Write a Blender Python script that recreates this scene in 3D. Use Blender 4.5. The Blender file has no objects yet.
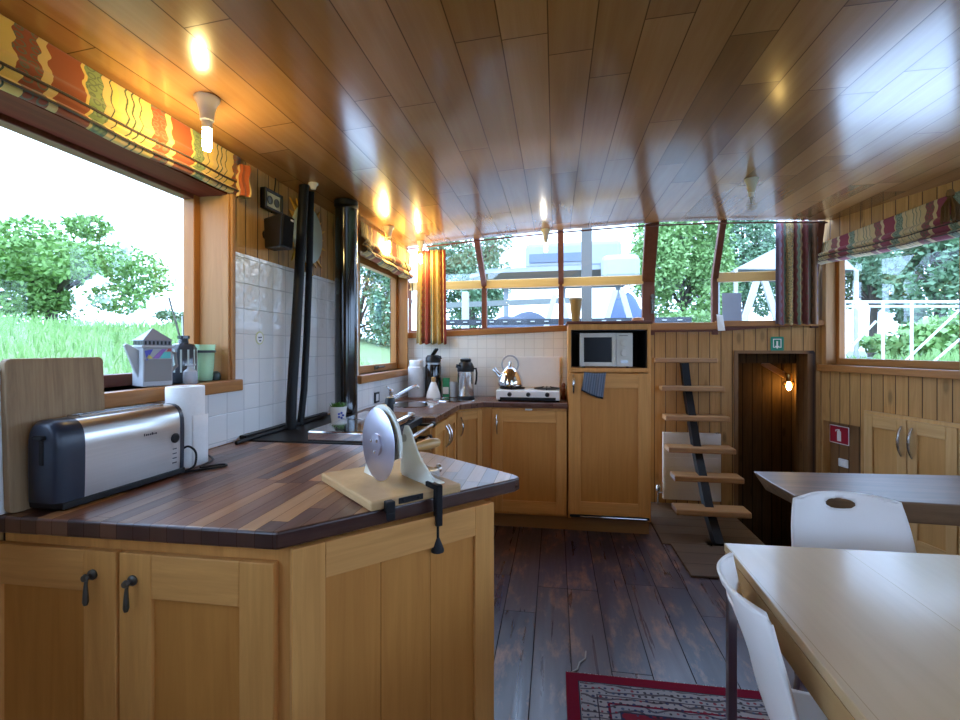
import bpy, bmesh, math, random
from mathutils import Vector, Matrix
random.seed(7)
PI = math.pi
sc = bpy.context.scene
C = sc.collection
V = Vector

# ------------------------------------------------------------------ survey helpers (camera station 1.30 m above the floor)
F, H, HY = 485.0, 1.30, 347.0
PHI = math.atan(75 / F)
CS, SN = math.cos(PHI), math.sin(PHI)
def ray(u, v):
    r = (u - 480) / F
    return (r * CS - SN, r * SN + CS, (HY - v) / F)
def pl(u, v, p, q):
    d = ray(u, v); ex, ey = q[0] - p[0], q[1] - p[1]
    det = -d[0] * ey + ex * d[1]
    t = (-p[0] * ey + ex * p[1]) / det
    return V((d[0] * t, d[1] * t, H + d[2] * t))
def atX(u, v, x): return pl(u, v, (x, 0), (x, 1))
def atY(u, v, y): return pl(u, v, (0, y), (1, y))
def atZ(u, v, z):
    d = ray(u, v); t = (z - H) / d[2]
    return V((d[0] * t, d[1] * t, z))
BL = ((-1.33, 4.40), (2.046, 4.15))                 # line of the aft glazing
RL = ((2.046, 4.15), (2.2972, 3.15))                # line of the starboard wall
def bY(x): return 4.40 - (x + 1.33) * 0.25 / 3.376
def rX(y): return 2.046 + (4.15 - y) * 0.2512
def ceil_z(x): return 2.262 - 0.015 * (x - 1.9) ** 2

# ------------------------------------------------------------------ node helpers
def newmat(name):
    m = bpy.data.materials.new(name); m.use_nodes = True
    nt = m.node_tree
    return m, nt, nt.nodes['Principled BSDF']
def nd(nt, typ, ins=None, **props):
    n = nt.nodes.new('ShaderNode' + typ)
    for k, v in props.items(): setattr(n, k, v)
    for k, v in (ins or {}).items():
        s = n.inputs[k]
        if isinstance(v, bpy.types.NodeSocket): nt.links.new(v, s)
        else: s.default_value = v
    return n
def mth(nt, op, a, b=0.0, c=0.0):
    return nd(nt, 'Math', {0: a, 1: b, 2: c}, operation=op).outputs[0]
def rgba(c): return (c[0], c[1], c[2], 1.0)
def mix(nt, fac, a, b, blend='MIX'):
    n = nt.nodes.new('ShaderNodeMix'); n.data_type = 'RGBA'; n.blend_type = blend
    for i, v in ((0, fac), (6, a), (7, b)):
        if isinstance(v, bpy.types.NodeSocket): nt.links.new(v, n.inputs[i])
        else: n.inputs[i].default_value = v if i == 0 else rgba(v)
    return n.outputs[2]
def ramp(nt, fac, stops, interp='LINEAR'):
    n = nd(nt, 'ValToRGB', {0: fac}); cr = n.color_ramp; cr.interpolation = interp
    while len(cr.elements) < len(stops): cr.elements.new(0.5)
    for e, (p, c) in zip(cr.elements, stops): e.position = p; e.color = rgba(c)
    return n.outputs[0]
def xyz(nt):
    co = nd(nt, 'TexCoord').outputs['Object']
    s = nd(nt, 'SeparateXYZ', {0: co})
    return co, s.outputs
def stretch(nt, co, sc3, loc=(0, 0, 0)):
    return nd(nt, 'Mapping', {'Vector': co, 'Scale': sc3, 'Location': loc}).outputs[0]
def noise(nt, vec, scale, detail=3.0, rough=.55, dist=0.0):
    return nd(nt, 'TexNoise', {'Vector': vec, 'Scale': scale, 'Detail': detail, 'Roughness': rough, 'Distortion': dist}).outputs[0]
def bump(nt, b, h, strength=.3, dist=.004):
    n = nd(nt, 'Bump', {'Height': h, 'Strength': strength, 'Distance': dist})
    nt.links.new(n.outputs[0], b.inputs['Normal'])
def setc(nt, b, c):
    if isinstance(c, bpy.types.NodeSocket): nt.links.new(c, b.inputs['Base Color'])
    else: b.inputs['Base Color'].default_value = rgba(c)

def plain(name, c, rough=.5, metal=0.0, coat=0.0, var=0.06, spec=.5, scale=14):
    m, nt, b = newmat(name)
    co, s = xyz(nt)
    n = noise(nt, co, scale)
    setc(nt, b, mix(nt, n, tuple(x * (1 - var) for x in c), tuple(min(1, x * (1 + var)) for x in c)))
    b.inputs['Roughness'].default_value = rough
    b.inputs['Metallic'].default_value = metal
    b.inputs['Coat Weight'].default_value = coat
    b.inputs['Coat Roughness'].default_value = .1
    b.inputs['Specular IOR Level'].default_value = spec
    return m
GR = {'x': (2.2, 40, 40), 'y': (40, 2.2, 40), 'z': (40, 40, 2.2), 'h': (3, 3, 45)}
def wood(name, c1, c2, axis='z', rough=.35, coat=0.0, k=1.0, spec=.5):
    m, nt, b = newmat(name)
    co, s = xyz(nt)
    g0 = noise(nt, stretch(nt, co, tuple(a * k for a in GR[axis])), 1.0, 5, .65, .6)
    g = nd(nt, 'MapRange', {0: g0, 1: .32, 2: .68, 3: 0.0, 4: 1.0}).outputs[0]
    l = noise(nt, stretch(nt, co, tuple(a * k * .12 for a in GR[axis])), 1.0, 2)
    c = mix(nt, g, c1, c2)
    c = mix(nt, mth(nt, 'MULTIPLY', l, .55), c, tuple(x * .72 for x in c1))
    setc(nt, b, c)
    b.inputs['Roughness'].default_value = rough
    b.inputs['Coat Weight'].default_value = coat
    b.inputs['Coat Roughness'].default_value = .12
    b.inputs['Specular IOR Level'].default_value = spec
    bump(nt, b, g, .08, .002)
    return m
def boards(name, ax, w, c1, c2, dark, rough=.52, knots=True, groove=.035, coat=0, spec=.3):
    """upright tongue-and-groove boards; ax = horizontal axis index across the boards"""
    m, nt, b = newmat(name)
    co, s = xyz(nt)
    t = mth(nt, 'DIVIDE', mth(nt, 'ADD', s[ax], 20.0), w)
    fl = mth(nt, 'FLOOR', t)
    fr = mth(nt, 'FRACT', t)
    rnd = nd(nt, 'TexWhiteNoise', {'W': fl}, noise_dimensions='1D').outputs[0]
    off = nd(nt, 'CombineXYZ', {2: mth(nt, 'MULTIPLY', rnd, 9.0)}).outputs[0]
    vec = nd(nt, 'VectorMath', {0: co, 1: off}, operation='ADD').outputs[0]
    g = nd(nt, 'MapRange', {0: noise(nt, stretch(nt, vec, (38, 38, 2.5)), 1.0, 5, .65, .8), 1: .32, 2: .68, 3: 0.0, 4: 1.0}).outputs[0]
    c = mix(nt, g, c1, c2)
    c = mix(nt, mth(nt, 'MULTIPLY', rnd, .55), c, tuple(x * .62 for x in c1))
    if knots:
        vo = nd(nt, 'TexVoronoi', {'Vector': stretch(nt, vec, (9, 9, 3.2)), 'Scale': 1.0})
        kf = nd(nt, 'MapRange', {0: vo.outputs[0], 1: .10, 2: .2, 3: 1.0, 4: 0.0}).outputs[0]
        c = mix(nt, mth(nt, 'MULTIPLY', kf, .75), c, tuple(x * .35 for x in c1))
    e = mth(nt, 'MINIMUM', fr, mth(nt, 'SUBTRACT', 1.0, fr))
    gr = nd(nt, 'MapRange', {0: e, 1: groove * .5, 2: groove * 1.4, 3: 0.0, 4: 1.0}).outputs[0]
    c = mix(nt, gr, dark, c)
    setc(nt, b, c)
    b.inputs['Roughness'].default_value = rough
    b.inputs['Coat Weight'].default_value = coat
    b.inputs['Specular IOR Level'].default_value = spec
    bump(nt, b, gr, .6, .004)
    return m
def planks(name, lax, rax, L, W, cols, mortar, rough, gscale=1.0, msize=.002, var=1.0, worn=None, bumpd=.15, roughvar=.0, coat=0, spec=.5, gb=.1):
    m, nt, b = newmat(name)
    co, s = xyz(nt)
    row = mth(nt, 'FLOOR', mth(nt, 'DIVIDE', mth(nt, 'ADD', s[rax], 20.0), W))
    r1 = nd(nt, 'TexWhiteNoise', {'W': row}, noise_dimensions='1D').outputs[0]
    tl = mth(nt, 'ADD', mth(nt, 'DIVIDE', mth(nt, 'ADD', s[lax], 20.0), L), mth(nt, 'MULTIPLY', r1, 7.31))
    seg = mth(nt, 'FLOOR', tl)
    idv = nd(nt, 'CombineXYZ', {0: row, 1: seg}).outputs[0]
    rnd = nd(nt, 'TexWhiteNoise', {'Vector': idv}, noise_dimensions='2D').outputs[0]
    off = nd(nt, 'VectorMath', {0: idv, 1: (3.7, 5.1, 1.3)}, operation='MULTIPLY').outputs[0]
    vec = nd(nt, 'VectorMath', {0: co, 1: off}, operation='ADD').outputs[0]
    st = [34 * gscale] * 3; st[lax] = 2.0 * gscale
    g = noise(nt, stretch(nt, vec, tuple(st)), 1.0, 5, .62, .9)
    n = len(cols)
    base = ramp(nt, rnd, [((i + .5) / n if n > 1 else .5, c) for i, c in enumerate(cols)])
    c = mix(nt, mth(nt, 'MULTIPLY', g, .8 * var), base, (0.02, 0.01, 0.004), 'SOFT_LIGHT')
    c = mix(nt, mth(nt, 'MULTIPLY', g, .45 * var), c, tuple(x * .5 for x in cols[0]))
    if worn:
        wn = noise(nt, stretch(nt, vec, (9, 3.2, 7)), 1.0, 5, .7)
        wf = nd(nt, 'MapRange', {0: wn, 1: .52, 2: .74, 3: 0.0, 4: 1.0}).outputs[0]
        c = mix(nt, mth(nt, 'MULTIPLY', wf, .75), c, worn)
    fr = mth(nt, 'FRACT', mth(nt, 'DIVIDE', mth(nt, 'ADD', s[rax], 20.0), W))
    e1 = mth(nt, 'MULTIPLY', mth(nt, 'MINIMUM', fr, mth(nt, 'SUBTRACT', 1.0, fr)), W)
    fs = mth(nt, 'FRACT', tl)
    e2 = mth(nt, 'MULTIPLY', mth(nt, 'MINIMUM', fs, mth(nt, 'SUBTRACT', 1.0, fs)), L)
    e = mth(nt, 'MINIMUM', e1, e2)
    gr = nd(nt, 'MapRange', {0: e, 1: msize * .5, 2: msize * 1.3, 3: 0.0, 4: 1.0}).outputs[0]
    c = mix(nt, gr, mortar, c)
    setc(nt, b, c)
    if roughvar:
        nt.links.new(nd(nt, 'MapRange', {0: g, 1: .3, 2: .7, 3: rough - roughvar, 4: rough + roughvar}).outputs[0], b.inputs['Roughness'])
    else: b.inputs['Roughness'].default_value = rough
    b.inputs['Coat Weight'].default_value = coat
    b.inputs['Coat Roughness'].default_value = .13
    nt.links.new(mth(nt, 'MULTIPLY', gr, spec), b.inputs['Specular IOR Level'])
    hh = mth(nt, 'ADD', gr, mth(nt, 'MULTIPLY', g, gb))
    bump(nt, b, hh, bumpd, .003)
    return m
def tiles(name, ax, size, zoff, c, grout, rough=.12, relief=False, msize=.0022):
    m, nt, b = newmat(name)
    co, s = xyz(nt)
    a = mth(nt, 'DIVIDE', mth(nt, 'ADD', s[ax], 20.0), size)
    z = mth(nt, 'DIVIDE', mth(nt, 'ADD', s[2], 20.0 - zoff), size)
    fa, fz = mth(nt, 'FRACT', a), mth(nt, 'FRACT', z)
    ea = mth(nt, 'MINIMUM', fa, mth(nt, 'SUBTRACT', 1.0, fa)); ez = mth(nt, 'MINIMUM', fz, mth(nt, 'SUBTRACT', 1.0, fz))
    e = mth(nt, 'MULTIPLY', mth(nt, 'MINIMUM', ea, ez), size)
    gr = nd(nt, 'MapRange', {0: e, 1: msize * .5, 2: msize * 1.4, 3: 0.0, 4: 1.0}).outputs[0]
    idv = nd(nt, 'CombineXYZ', {0: mth(nt, 'FLOOR', a), 1: mth(nt, 'FLOOR', z)}).outputs[0]
    rnd = nd(nt, 'TexWhiteNoise', {'Vector': idv}, noise_dimensions='2D').outputs[0]
    cc = mix(nt, mth(nt, 'MULTIPLY', rnd, .5), c, tuple(x * .9 for x in c))
    setc(nt, b, mix(nt, gr, grout, cc))
    b.inputs['Roughness'].default_value = rough
    wv = noise(nt, co, 14 if relief else 6, 2)
    h = mth(nt, 'ADD', gr, mth(nt, 'MULTIPLY', wv, 3.0 if relief else .35))
    bump(nt, b, h, .5 if relief else .35, .004)
    return m
def fabric(name, stops, rep, rough=.85, dark=1.0):
    m, nt, b = newmat(name)
    uv = nd(nt, 'TexCoord').outputs['UV']
    s = nd(nt, 'SeparateXYZ', {0: uv}).outputs
    wob = noise(nt, stretch(nt, uv, (rep * 2, 26, 1)), 1.0, 1)
    sinw = mth(nt, 'MULTIPLY', mth(nt, 'SINE', mth(nt, 'MULTIPLY', s[1], 75.0)), .010)
    u = mth(nt, 'ADD', mth(nt, 'ADD', mth(nt, 'MULTIPLY', s[0], rep), mth(nt, 'MULTIPLY', wob, .03)), sinw)
    fr = mth(nt, 'FRACT', u)
    c = ramp(nt, fr, stops, 'CONSTANT')
    # woven motif: small medallions inside the figured stripes
    vo = nd(nt, 'TexVoronoi', {'Vector': stretch(nt, uv, (rep * 13, 30, 1)), 'Scale': 1.0, 'Randomness': .35})
    ring = nd(nt, 'MapRange', {0: mth(nt, 'ABSOLUTE', mth(nt, 'SUBTRACT', vo.outputs[0], .38)), 1: .05, 2: .10, 3: 1.0, 4: 0.0}).outputs[0]
    band = ramp(nt, fr, [(0, (0, 0, 0)), (.30, (1, 1, 1)), (.44, (0, 0, 0)), (.745, (1, 1, 1)), (.87, (0, 0, 0))], 'CONSTANT')
    c = mix(nt, mth(nt, 'MULTIPLY', ring, mth(nt, 'MULTIPLY', band, .8)), c, (.10, .12, .07))
    setc(nt, b, c)
    b.inputs['Roughness'].default_value = rough
    b.inputs['Specular IOR Level'].default_value = .2
    b.inputs['Sheen Weight'].default_value = .2
    wv = noise(nt, stretch(nt, uv, (300, 300, 1)), 1.0, 2)
    bump(nt, b, wv, .15, .001)
    return m
def glow(name, c, strength):
    m, nt, b = newmat(name)
    b.inputs['Base Color'].default_value = rgba(c)
    b.inputs['Emission Color'].default_value = rgba(c)
    b.inputs['Emission Strength'].default_value = strength
    return m
def glass_thin(name, tint=(.96, .98, .98), refl=.9, rough=0.0):
    m, nt, b = newmat(name)
    nt.nodes.remove(b)
    t = nd(nt, 'BsdfTransparent', {0: rgba(tint)})
    g = nd(nt, 'BsdfGlossy', {0: (1, 1, 1, 1), 'Roughness': rough})
    f = nd(nt, 'Fresnel', {0: 1.45})
    ms = nd(nt, 'MixShader', {0: mth(nt, 'MULTIPLY', f.outputs[0], refl), 1: t.outputs[0], 2: g.outputs[0]})
    nt.links.new(ms.outputs[0], nt.nodes['Material Output'].inputs[0])
    return m
def clear(name, tint, rough=.02, alpha=.35):
    """tinted clear solid (glassware): part see-through, part glossy body"""
    m, nt, b = newmat(name)
    b.inputs['Base Color'].default_value = rgba(tint)
    b.inputs['Roughness'].default_value = rough
    b.inputs['Alpha'].default_value = alpha
    return m

# ------------------------------------------------------------------ geometry helpers
def box(bm, lo, hi, mi=0):
    x0, y0, z0 = lo; x1, y1, z1 = hi
    if x0 > x1: x0, x1 = x1, x0
    if y0 > y1: y0, y1 = y1, y0
    if z0 > z1: z0, z1 = z1, z0
    vs = [bm.verts.new(p) for p in ((x0, y0, z0), (x1, y0, z0), (x1, y1, z0), (x0, y1, z0), (x0, y0, z1), (x1, y0, z1), (x1, y1, z1), (x0, y1, z1))]
    for f in ((0, 3, 2, 1), (4, 5, 6, 7), (0, 1, 5, 4), (1, 2, 6, 5), (2, 3, 7, 6), (3, 0, 4, 7)):
        fc = bm.faces.new([vs[i] for i in f]); fc.material_index = mi
def hexa(bm, a, b, mi=0):
    """a, b: two matching quads (4 points each) -> closed solid"""
    va = [bm.verts.new(p) for p in a]; vb = [bm.verts.new(p) for p in b]
    fs = [bm.faces.new(va), bm.faces.new(vb[::-1])]
    for i in range(4):
        j = (i + 1) % 4
        fs.append(bm.faces.new((va[j], va[i], vb[i], vb[j])))
    for f in fs: f.material_index = mi
    bmesh.ops.recalc_face_normals(bm, faces=fs)
def obox(bm, o, ux, L, W, z0, z1, mi=0):
    """box on plan: from o, L along ux, W along its left normal"""
    ux = V((ux[0], ux[1], 0)).normalized(); uy = V((-ux.y, ux.x, 0))
    o = V((o[0], o[1], 0))
    q = [o, o + ux * L, o + ux * L + uy * W, o + uy * W]
    hexa(bm, [p + V((0, 0, z0)) for p in q], [p + V((0, 0, z1)) for p in q], mi)
def prism(bm, pts, z0, z1, mi=0):
    lo = [bm.verts.new((p[0], p[1], z0)) for p in pts]; hi = [bm.verts.new((p[0], p[1], z1)) for p in pts]
    fs = [bm.faces.new(lo), bm.faces.new(hi)]
    n = len(pts)
    for i in range(n):
        fs.append(bm.faces.new((lo[i], lo[(i + 1) % n], hi[(i + 1) % n], hi[i])))
    for f in fs: f.material_index = mi
    bmesh.ops.recalc_face_normals(bm, faces=fs)
def extr(bm, pts, off, mi=0):
    """planar 3-D outline extruded by vector off"""
    a = [bm.verts.new(p) for p in pts]; b = [bm.verts.new(V(p) + V(off)) for p in pts]
    fs = [bm.faces.new(a), bm.faces.new(b)]
    n = len(pts)
    for i in range(n): fs.append(bm.faces.new((a[i], a[(i + 1) % n], b[(i + 1) % n], b[i])))
    for f in fs: f.material_index = mi
    bmesh.ops.recalc_face_normals(bm, faces=fs)
def bar(bm, p, q, w, d, side=None, mi=0):
    """rectangular bar p->q; w along side vector, d along the other"""
    p, q = V(p), V(q); t = (q - p).normalized()
    s = V(side) if side else (V((0, 0, 1)).cross(t) if abs(t.z) < .95 else V((1, 0, 0)))
    s = (s - t * s.dot(t)).normalized(); n = t.cross(s)
    r = [s * (w / 2) + n * (d / 2), -s * (w / 2) + n * (d / 2), -s * (w / 2) - n * (d / 2), s * (w / 2) - n * (d / 2)]
    hexa(bm, [p + x for x in r], [q + x for x in r], mi)
def tube(bm, pts, r, seg=10, cap=True, mi=0):
    pts = [V(p) for p in pts]; rings = []
    rr = r if isinstance(r, (list, tuple)) else [r] * len(pts)
    prev = None
    for i, p in enumerate(pts):
        t = (pts[min(i + 1, len(pts) - 1)] - pts[max(i - 1, 0)]).normalized()
        if prev is None:
            s = t.cross(V((0, 0, 1)))
            if s.length < .1: s = t.cross(V((1, 0, 0)))
        else: s = prev - t * prev.dot(t)
        s.normalize(); prev = s; n = t.cross(s)
        rings.append([bm.verts.new(p + (s * math.cos(2 * PI * k / seg) + n * math.sin(2 * PI * k / seg)) * rr[i]) for k in range(seg)])
    fs = []
    for a, b in zip(rings, rings[1:]):
        for k in range(seg): fs.append(bm.faces.new((a[k], a[(k + 1) % seg], b[(k + 1) % seg], b[k])))
    if cap:
        fs.append(bm.faces.new(rings[0][::-1])); fs.append(bm.faces.new(rings[-1]))
    for f in fs: f.material_index = mi
    bmesh.ops.recalc_face_normals(bm, faces=fs)
def spline(pts, n=6):
    pts = [V(p) for p in pts]; out = []
    for i in range(len(pts) - 1):
        p = [pts[max(0, i - 1)], pts[i], pts[i + 1], pts[min(len(pts) - 1, i + 2)]]
        for k in range(n):
            f_ = k / n
            out.append(.5 * ((2 * p[1]) + (p[2] - p[0]) * f_ + (2 * p[0] - 5 * p[1] + 4 * p[2] - p[3]) * f_ ** 2 + (3 * p[1] - p[0] - 3 * p[2] + p[3]) * f_ ** 3))
    return out + [pts[-1]]
def lathe(bm, prof, c=(0, 0, 0), seg=24, mi=0, ax=None):
    """profile [(r, h)] turned about the vertical through c (or about direction ax)"""
    c = V(c); a = V(ax).normalized() if ax else V((0, 0, 1))
    e1 = a.cross(V((0, 0, 1)));
    if e1.length < .1: e1 = V((1, 0, 0))
    e1.normalize(); e2 = a.cross(e1); rings = []; fs = []
    for r, h in prof:
        if r < 1e-5: rings.append([bm.verts.new(c + a * h)])
        else: rings.append([bm.verts.new(c + a * h + (e1 * math.cos(2 * PI * k / seg) + e2 * math.sin(2 * PI * k / seg)) * r) for k in range(seg)])
    for A, B in zip(rings, rings[1:]):
        for k in range(seg):
            j = (k + 1) % seg
            if len(A) == 1 and len(B) == 1: continue
            if len(A) == 1: fs.append(bm.faces.new((A[0], B[k], B[j])))
            elif len(B) == 1: fs.append(bm.faces.new((A[k], A[j], B[0])))
            else: fs.append(bm.faces.new((A[k], A[j], B[j], B[k])))
    if len(rings[0]) > 1: fs.append(bm.faces.new(rings[0][::-1]))
    if len(rings[-1]) > 1: fs.append(bm.faces.new(rings[-1]))
    for f in fs: f.material_index = mi
    bmesh.ops.recalc_face_normals(bm, faces=fs)
def sheet(bm, fn, nu, nv, uvs=(1, 1), mi=0):
    """open grid fn(u, v) with UVs"""
    uvl = bm.loops.layers.uv.verify()
    g = [[bm.verts.new(fn(i / nu, j / nv)) for j in range(nv + 1)] for i in range(nu + 1)]
    for i in range(nu):
        for j in range(nv):
            f = bm.faces.new((g[i][j], g[i + 1][j], g[i + 1][j + 1], g[i][j + 1])); f.material_index = mi
            for lp, (a, b) in zip(f.loops, ((i, j), (i + 1, j), (i + 1, j + 1), (i, j + 1))):
                lp[uvl].uv = (a / nu * uvs[0], b / nv * uvs[1])
    return g
MW = {}
def mw(o):
    m = MW.get(o.name)
    return m if m is not None else Matrix.Identity(4)
def obj(name, bm, mat, parent=None, smooth=False, bev=0, world=True, solid=0, sub=0, seg=2):
    if parent is not None and world: bm.transform(mw(parent).inverted())
    me = bpy.data.meshes.new(name); bm.to_mesh(me); bm.free()
    for m in (mat if isinstance(mat, (list, tuple)) else [mat]): me.materials.append(m)
    o = bpy.data.objects.new(name, me); C.objects.link(o)
    if parent is not None:
        o.parent = parent; MW[o.name] = mw(parent)
    if smooth:
        me.polygons.foreach_set('use_smooth', [True] * len(me.polygons))
        me.set_sharp_from_angle(angle=math.radians(38))
    if solid:
        md = o.modifiers.new('solid', 'SOLIDIFY'); md.thickness = solid; md.offset = 0
    if sub:
        md = o.modifiers.new('sub', 'SUBSURF'); md.levels = sub; md.render_levels = sub
    if bev:
        md = o.modifiers.new('bevel', 'BEVEL'); md.width = bev; md.segments = seg; md.limit_method = 'ANGLE'; md.angle_limit = math.radians(40)
        md.harden_normals = False
    return o
def thing(name, label, cat, loc=(0, 0, 0), rotz=0.0, group=None):
    o = bpy.data.objects.new(name, None); C.objects.link(o)
    o.empty_display_size = .05
    o.location = loc; o.rotation_euler = (0, 0, rotz)
    MW[o.name] = Matrix.Translation(V(loc)) @ Matrix.Rotation(rotz, 4, 'Z')
    return tag(o, label, cat, group)
def tag(o, label, cat, group=None):
    o['label'] = label; o['category'] = cat
    if group: o['group'] = group
    return o
def struct(name, bm, mat, parent=None, **k):
    o = obj(name, bm, mat, parent, **k)
    if parent is None: o['kind'] = 'structure'
    return o
def dup(root, loc, rotz, label, group=None):
    r = root.copy(); C.objects.link(r); r.location = loc; r.rotation_euler = (0, 0, rotz); r['label'] = label
    MW[r.name] = Matrix.Translation(V(loc)) @ Matrix.Rotation(rotz, 4, 'Z')
    if group: r['group'] = group
    for ch in list(root.children):
        c = ch.copy(); C.objects.link(c); c.parent = r
        for g in ch.children:
            d = g.copy(); C.objects.link(d); d.parent = c
    return r
def B(): return bmesh.new()
def label(o, t): o['label'] = t; return o

# ------------------------------------------------------------------ materials
M = {}
M['ceiling'] = planks('varnished ceiling planks', 1, 0, 1.05, .135, [(.50, .265, .105), (.60, .335, .145), (.36, .18, .066), (.54, .29, .12)], (.12, .055, .02), .20, .55, .0020, .75, bumpd=.04, coat=.5, spec=.6, gb=.0)
M['floor'] = planks('worn dark sky-tinted floor planks', 1, 0, 1.5, .158, [(.042, .036, .085), (.10, .062, .070), (.020, .019, .050), (.14, .078, .062), (.036, .030, .075)], (.008, .006, .009), .34, .6, .0022, .9, worn=(.42, .19, .085), bumpd=.22, roughvar=.1, spec=.8)  # blue-violet plank tones carry the sky's reflection; the worn patches are wear
M['hatchfloor'] = planks('brown hatch boards', 0, 1, 1.4, .16, [(.13, .072, .034), (.17, .095, .045)], (.04, .02, .012), .5, .8, .002, .8, spec=.4)
M['worktop'] = planks('worktop strips', 1, 0, .42, .042, [(.13, .050, .028), (.24, .095, .043), (.36, .165, .065), (.16, .062, .034), (.58, .32, .13), (.30, .125, .052), (.10, .042, .032)], (.07, .03, .02), .33, .9, .0007, .7, bumpd=.04, roughvar=.05, spec=.55)
M['worktopx'] = planks('worktop strips across', 0, 1, .42, .042, [(.12, .05, .032), (.19, .08, .042), (.26, .125, .06), (.15, .06, .036)], (.05, .022, .015), .3, .9, .0009, .6, bumpd=.05, roughvar=.05, spec=.6)
M['worktope'] = planks('worktop front blocks', 2, 0, .3, .042, [(.07, .032, .026), (.12, .055, .035), (.05, .025, .022), (.19, .085, .048)], (.05, .023, .018), .3, .9, .0006, .6, bumpd=.05)
M['worktopd'] = wood('dark worktop lipping', (.045, .02, .016), (.10, .045, .03), 'h', .26, 0, .8)
M['oak'] = wood('honey oak upright', (.76, .365, .10), (.58, .255, .062), 'z', .48, 0, spec=.3)
M['oakh'] = wood('honey oak rail', (.77, .375, .11), (.59, .265, .066), 'h', .48, 0, spec=.3)
M['oakp'] = wood('honey oak panel', (.64, .275, .06), (.51, .20, .04), 'z', .48, 0, .8, spec=.3)
M['birch'] = wood('pale birch upright', (.66, .40, .16), (.53, .29, .10), 'z', .48, 0, spec=.3)
M['birchh'] = wood('pale birch rail', (.67, .41, .165), (.54, .30, .105), 'h', .48, 0, spec=.3)
M['birchp'] = wood('pale birch panel', (.60, .32, .10), (.46, .23, .065), 'z', .48, 0, .8, spec=.3)
M['plinth'] = wood('oak plinth', (.36, .18, .06), (.27, .13, .045), 'h', .45)
PC = ((.60, .325, .11), (.40, .195, .055), (.07, .028, .01))
M['pineY'] = boards('pine boards along wall', 1, .085, *PC)
M['pineX'] = boards('pine boards across wall', 0, .085, *PC)
M['pinedark'] = boards('shade-toned pine boards', 0, .085, (.10, .048, .016), (.06, .028, .01), (.012, .006, .003), .7, spec=.08)  # pine darkened in colour to stand in for the lower cabin's shade
M['pineshadeY'] = boards('shade-toned pine boards niche', 1, .085, (.27, .135, .05), (.2, .095, .035), (.03, .012, .006))  # same pine with the shade of niche and stairwell put into its colour
M['frame'] = wood('orange varnished frame', (.46, .19, .045), (.31, .115, .026), 'z', .4, 0, spec=.35)
M['frameh'] = wood('orange varnished rail', (.46, .195, .05), (.31, .12, .03), 'h', .4, 0, spec=.35)
M['red'] = wood('mahogany frame', (.19, .055, .026), (.12, .034, .017), 'h', .45, 0, spec=.3)
M['redz'] = wood('mahogany mullion', (.19, .06, .028), (.11, .034, .017), 'z', .45, 0, spec=.3)
M['jamb'] = wood('pale oak jamb', (.50, .25, .09), (.36, .165, .055), 'z', .45, 0, spec=.35)
M['amber'] = wood('amber rail', (.80, .47, .14), (.68, .37, .09), 'h', .3, .2)
M['tileL'] = tiles('white wall tiles', 1, .109, 1.30, (.80, .78, .74), (.58, .57, .55), .1, msize=.0018)
M['tileR'] = tiles('white relief tiles', 1, .109, 1.30, (.80, .78, .73), (.56, .55, .52), .14, True, msize=.0018)
M['tileB'] = tiles('cream back tiles', 0, .076, 1.30, (.87, .85, .79), (.70, .68, .62), .16)
M['white'] = plain('white plastic', (.80, .81, .82), .32)
M['chairw'] = plain('white moulded chair plastic', (.84, .81, .77), .34, var=.02)
M['enamel'] = plain('white enamel', (.84, .81, .76), .25)
M['paper'] = plain('white paper', (.88, .86, .82), .9, scale=120)
M['black'] = plain('black plastic', (.008, .008, .009), .4, spec=.3)
M['blackgloss'] = plain('black enamel', (.01, .01, .011), .12, coat=.3)
M['blackmat'] = plain('black painted metal', (.008, .008, .009), .5, spec=.25)
M['navy'] = plain('blue black plastic', (.018, .024, .04), .33)
M['steel'] = plain('brushed steel', (.62, .61, .59), .25, 1.0, var=.05)
M['chrome'] = plain('chrome', (.75, .76, .78), .08, 1.0)
M['dsteel'] = plain('dull steel', (.40, .41, .42), .35, 1.0)
M['pewter'] = plain('dark pewter', (.12, .115, .10), .4, .8)
M['brass'] = plain('brass', (.60, .38, .12), .3, 1.0)
M['glass'] = glass_thin('window glass', (.98, .995, .99), .12)
def stripeset(tan, tan2, fig, solid, green, dark):
    return [(0, tan), (.06, dark), (.075, tan), (.12, dark), (.135, tan), (.19, dark), (.20, tan2), (.30, fig), (.44, tan), (.50, solid), (.72, tan2), (.745, green), (.87, tan), (.93, dark), (.945, tan2)]
M['fabric'] = fabric('striped curtain cloth', stripeset((.56, .43, .25), (.52, .39, .21), (.28, .085, .09), (.25, .05, .075), (.22, .29, .22), (.15, .19, .13)), 3.6)
M['fabricw'] = fabric('striped blind cloth in gold and rust', stripeset((.60, .40, .15), (.66, .44, .12), (.25, .055, .022), (.28, .062, .018), (.20, .25, .10), (.06, .08, .04)), 5.4)
M['fabricw2'] = fabric('striped small blind cloth in gold and rust', stripeset((.60, .40, .15), (.66, .44, .12), (.25, .055, .022), (.30, .065, .018), (.20, .25, .10), (.06, .08, .04)), 2.6)
M['fabricc'] = fabric('striped gathered curtain cloth', stripeset((.60, .40, .16), (.64, .42, .12), (.32, .06, .04), (.34, .06, .04), (.15, .18, .11), (.12, .10, .06)), 1.6)
M['fabricr'] = fabric('striped dark curtain cloth', [(0, (.17, .12, .16)), (.14, (.18, .05, .06)), (.20, (.10, .14, .10)), (.27, (.45, .30, .12)), (.46, (.17, .05, .05)), (.53, (.14, .18, .13)), (.58, (.40, .28, .13)), (.66, (.17, .05, .05)), (.80, (.13, .09, .06)), (.9, (.22, .12, .07))], 1.0)
M['slab'] = wood('rustic slab top', (.20, .105, .07), (.045, .024, .022), 'x', .34, 0, .5, spec=.55)
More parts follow.
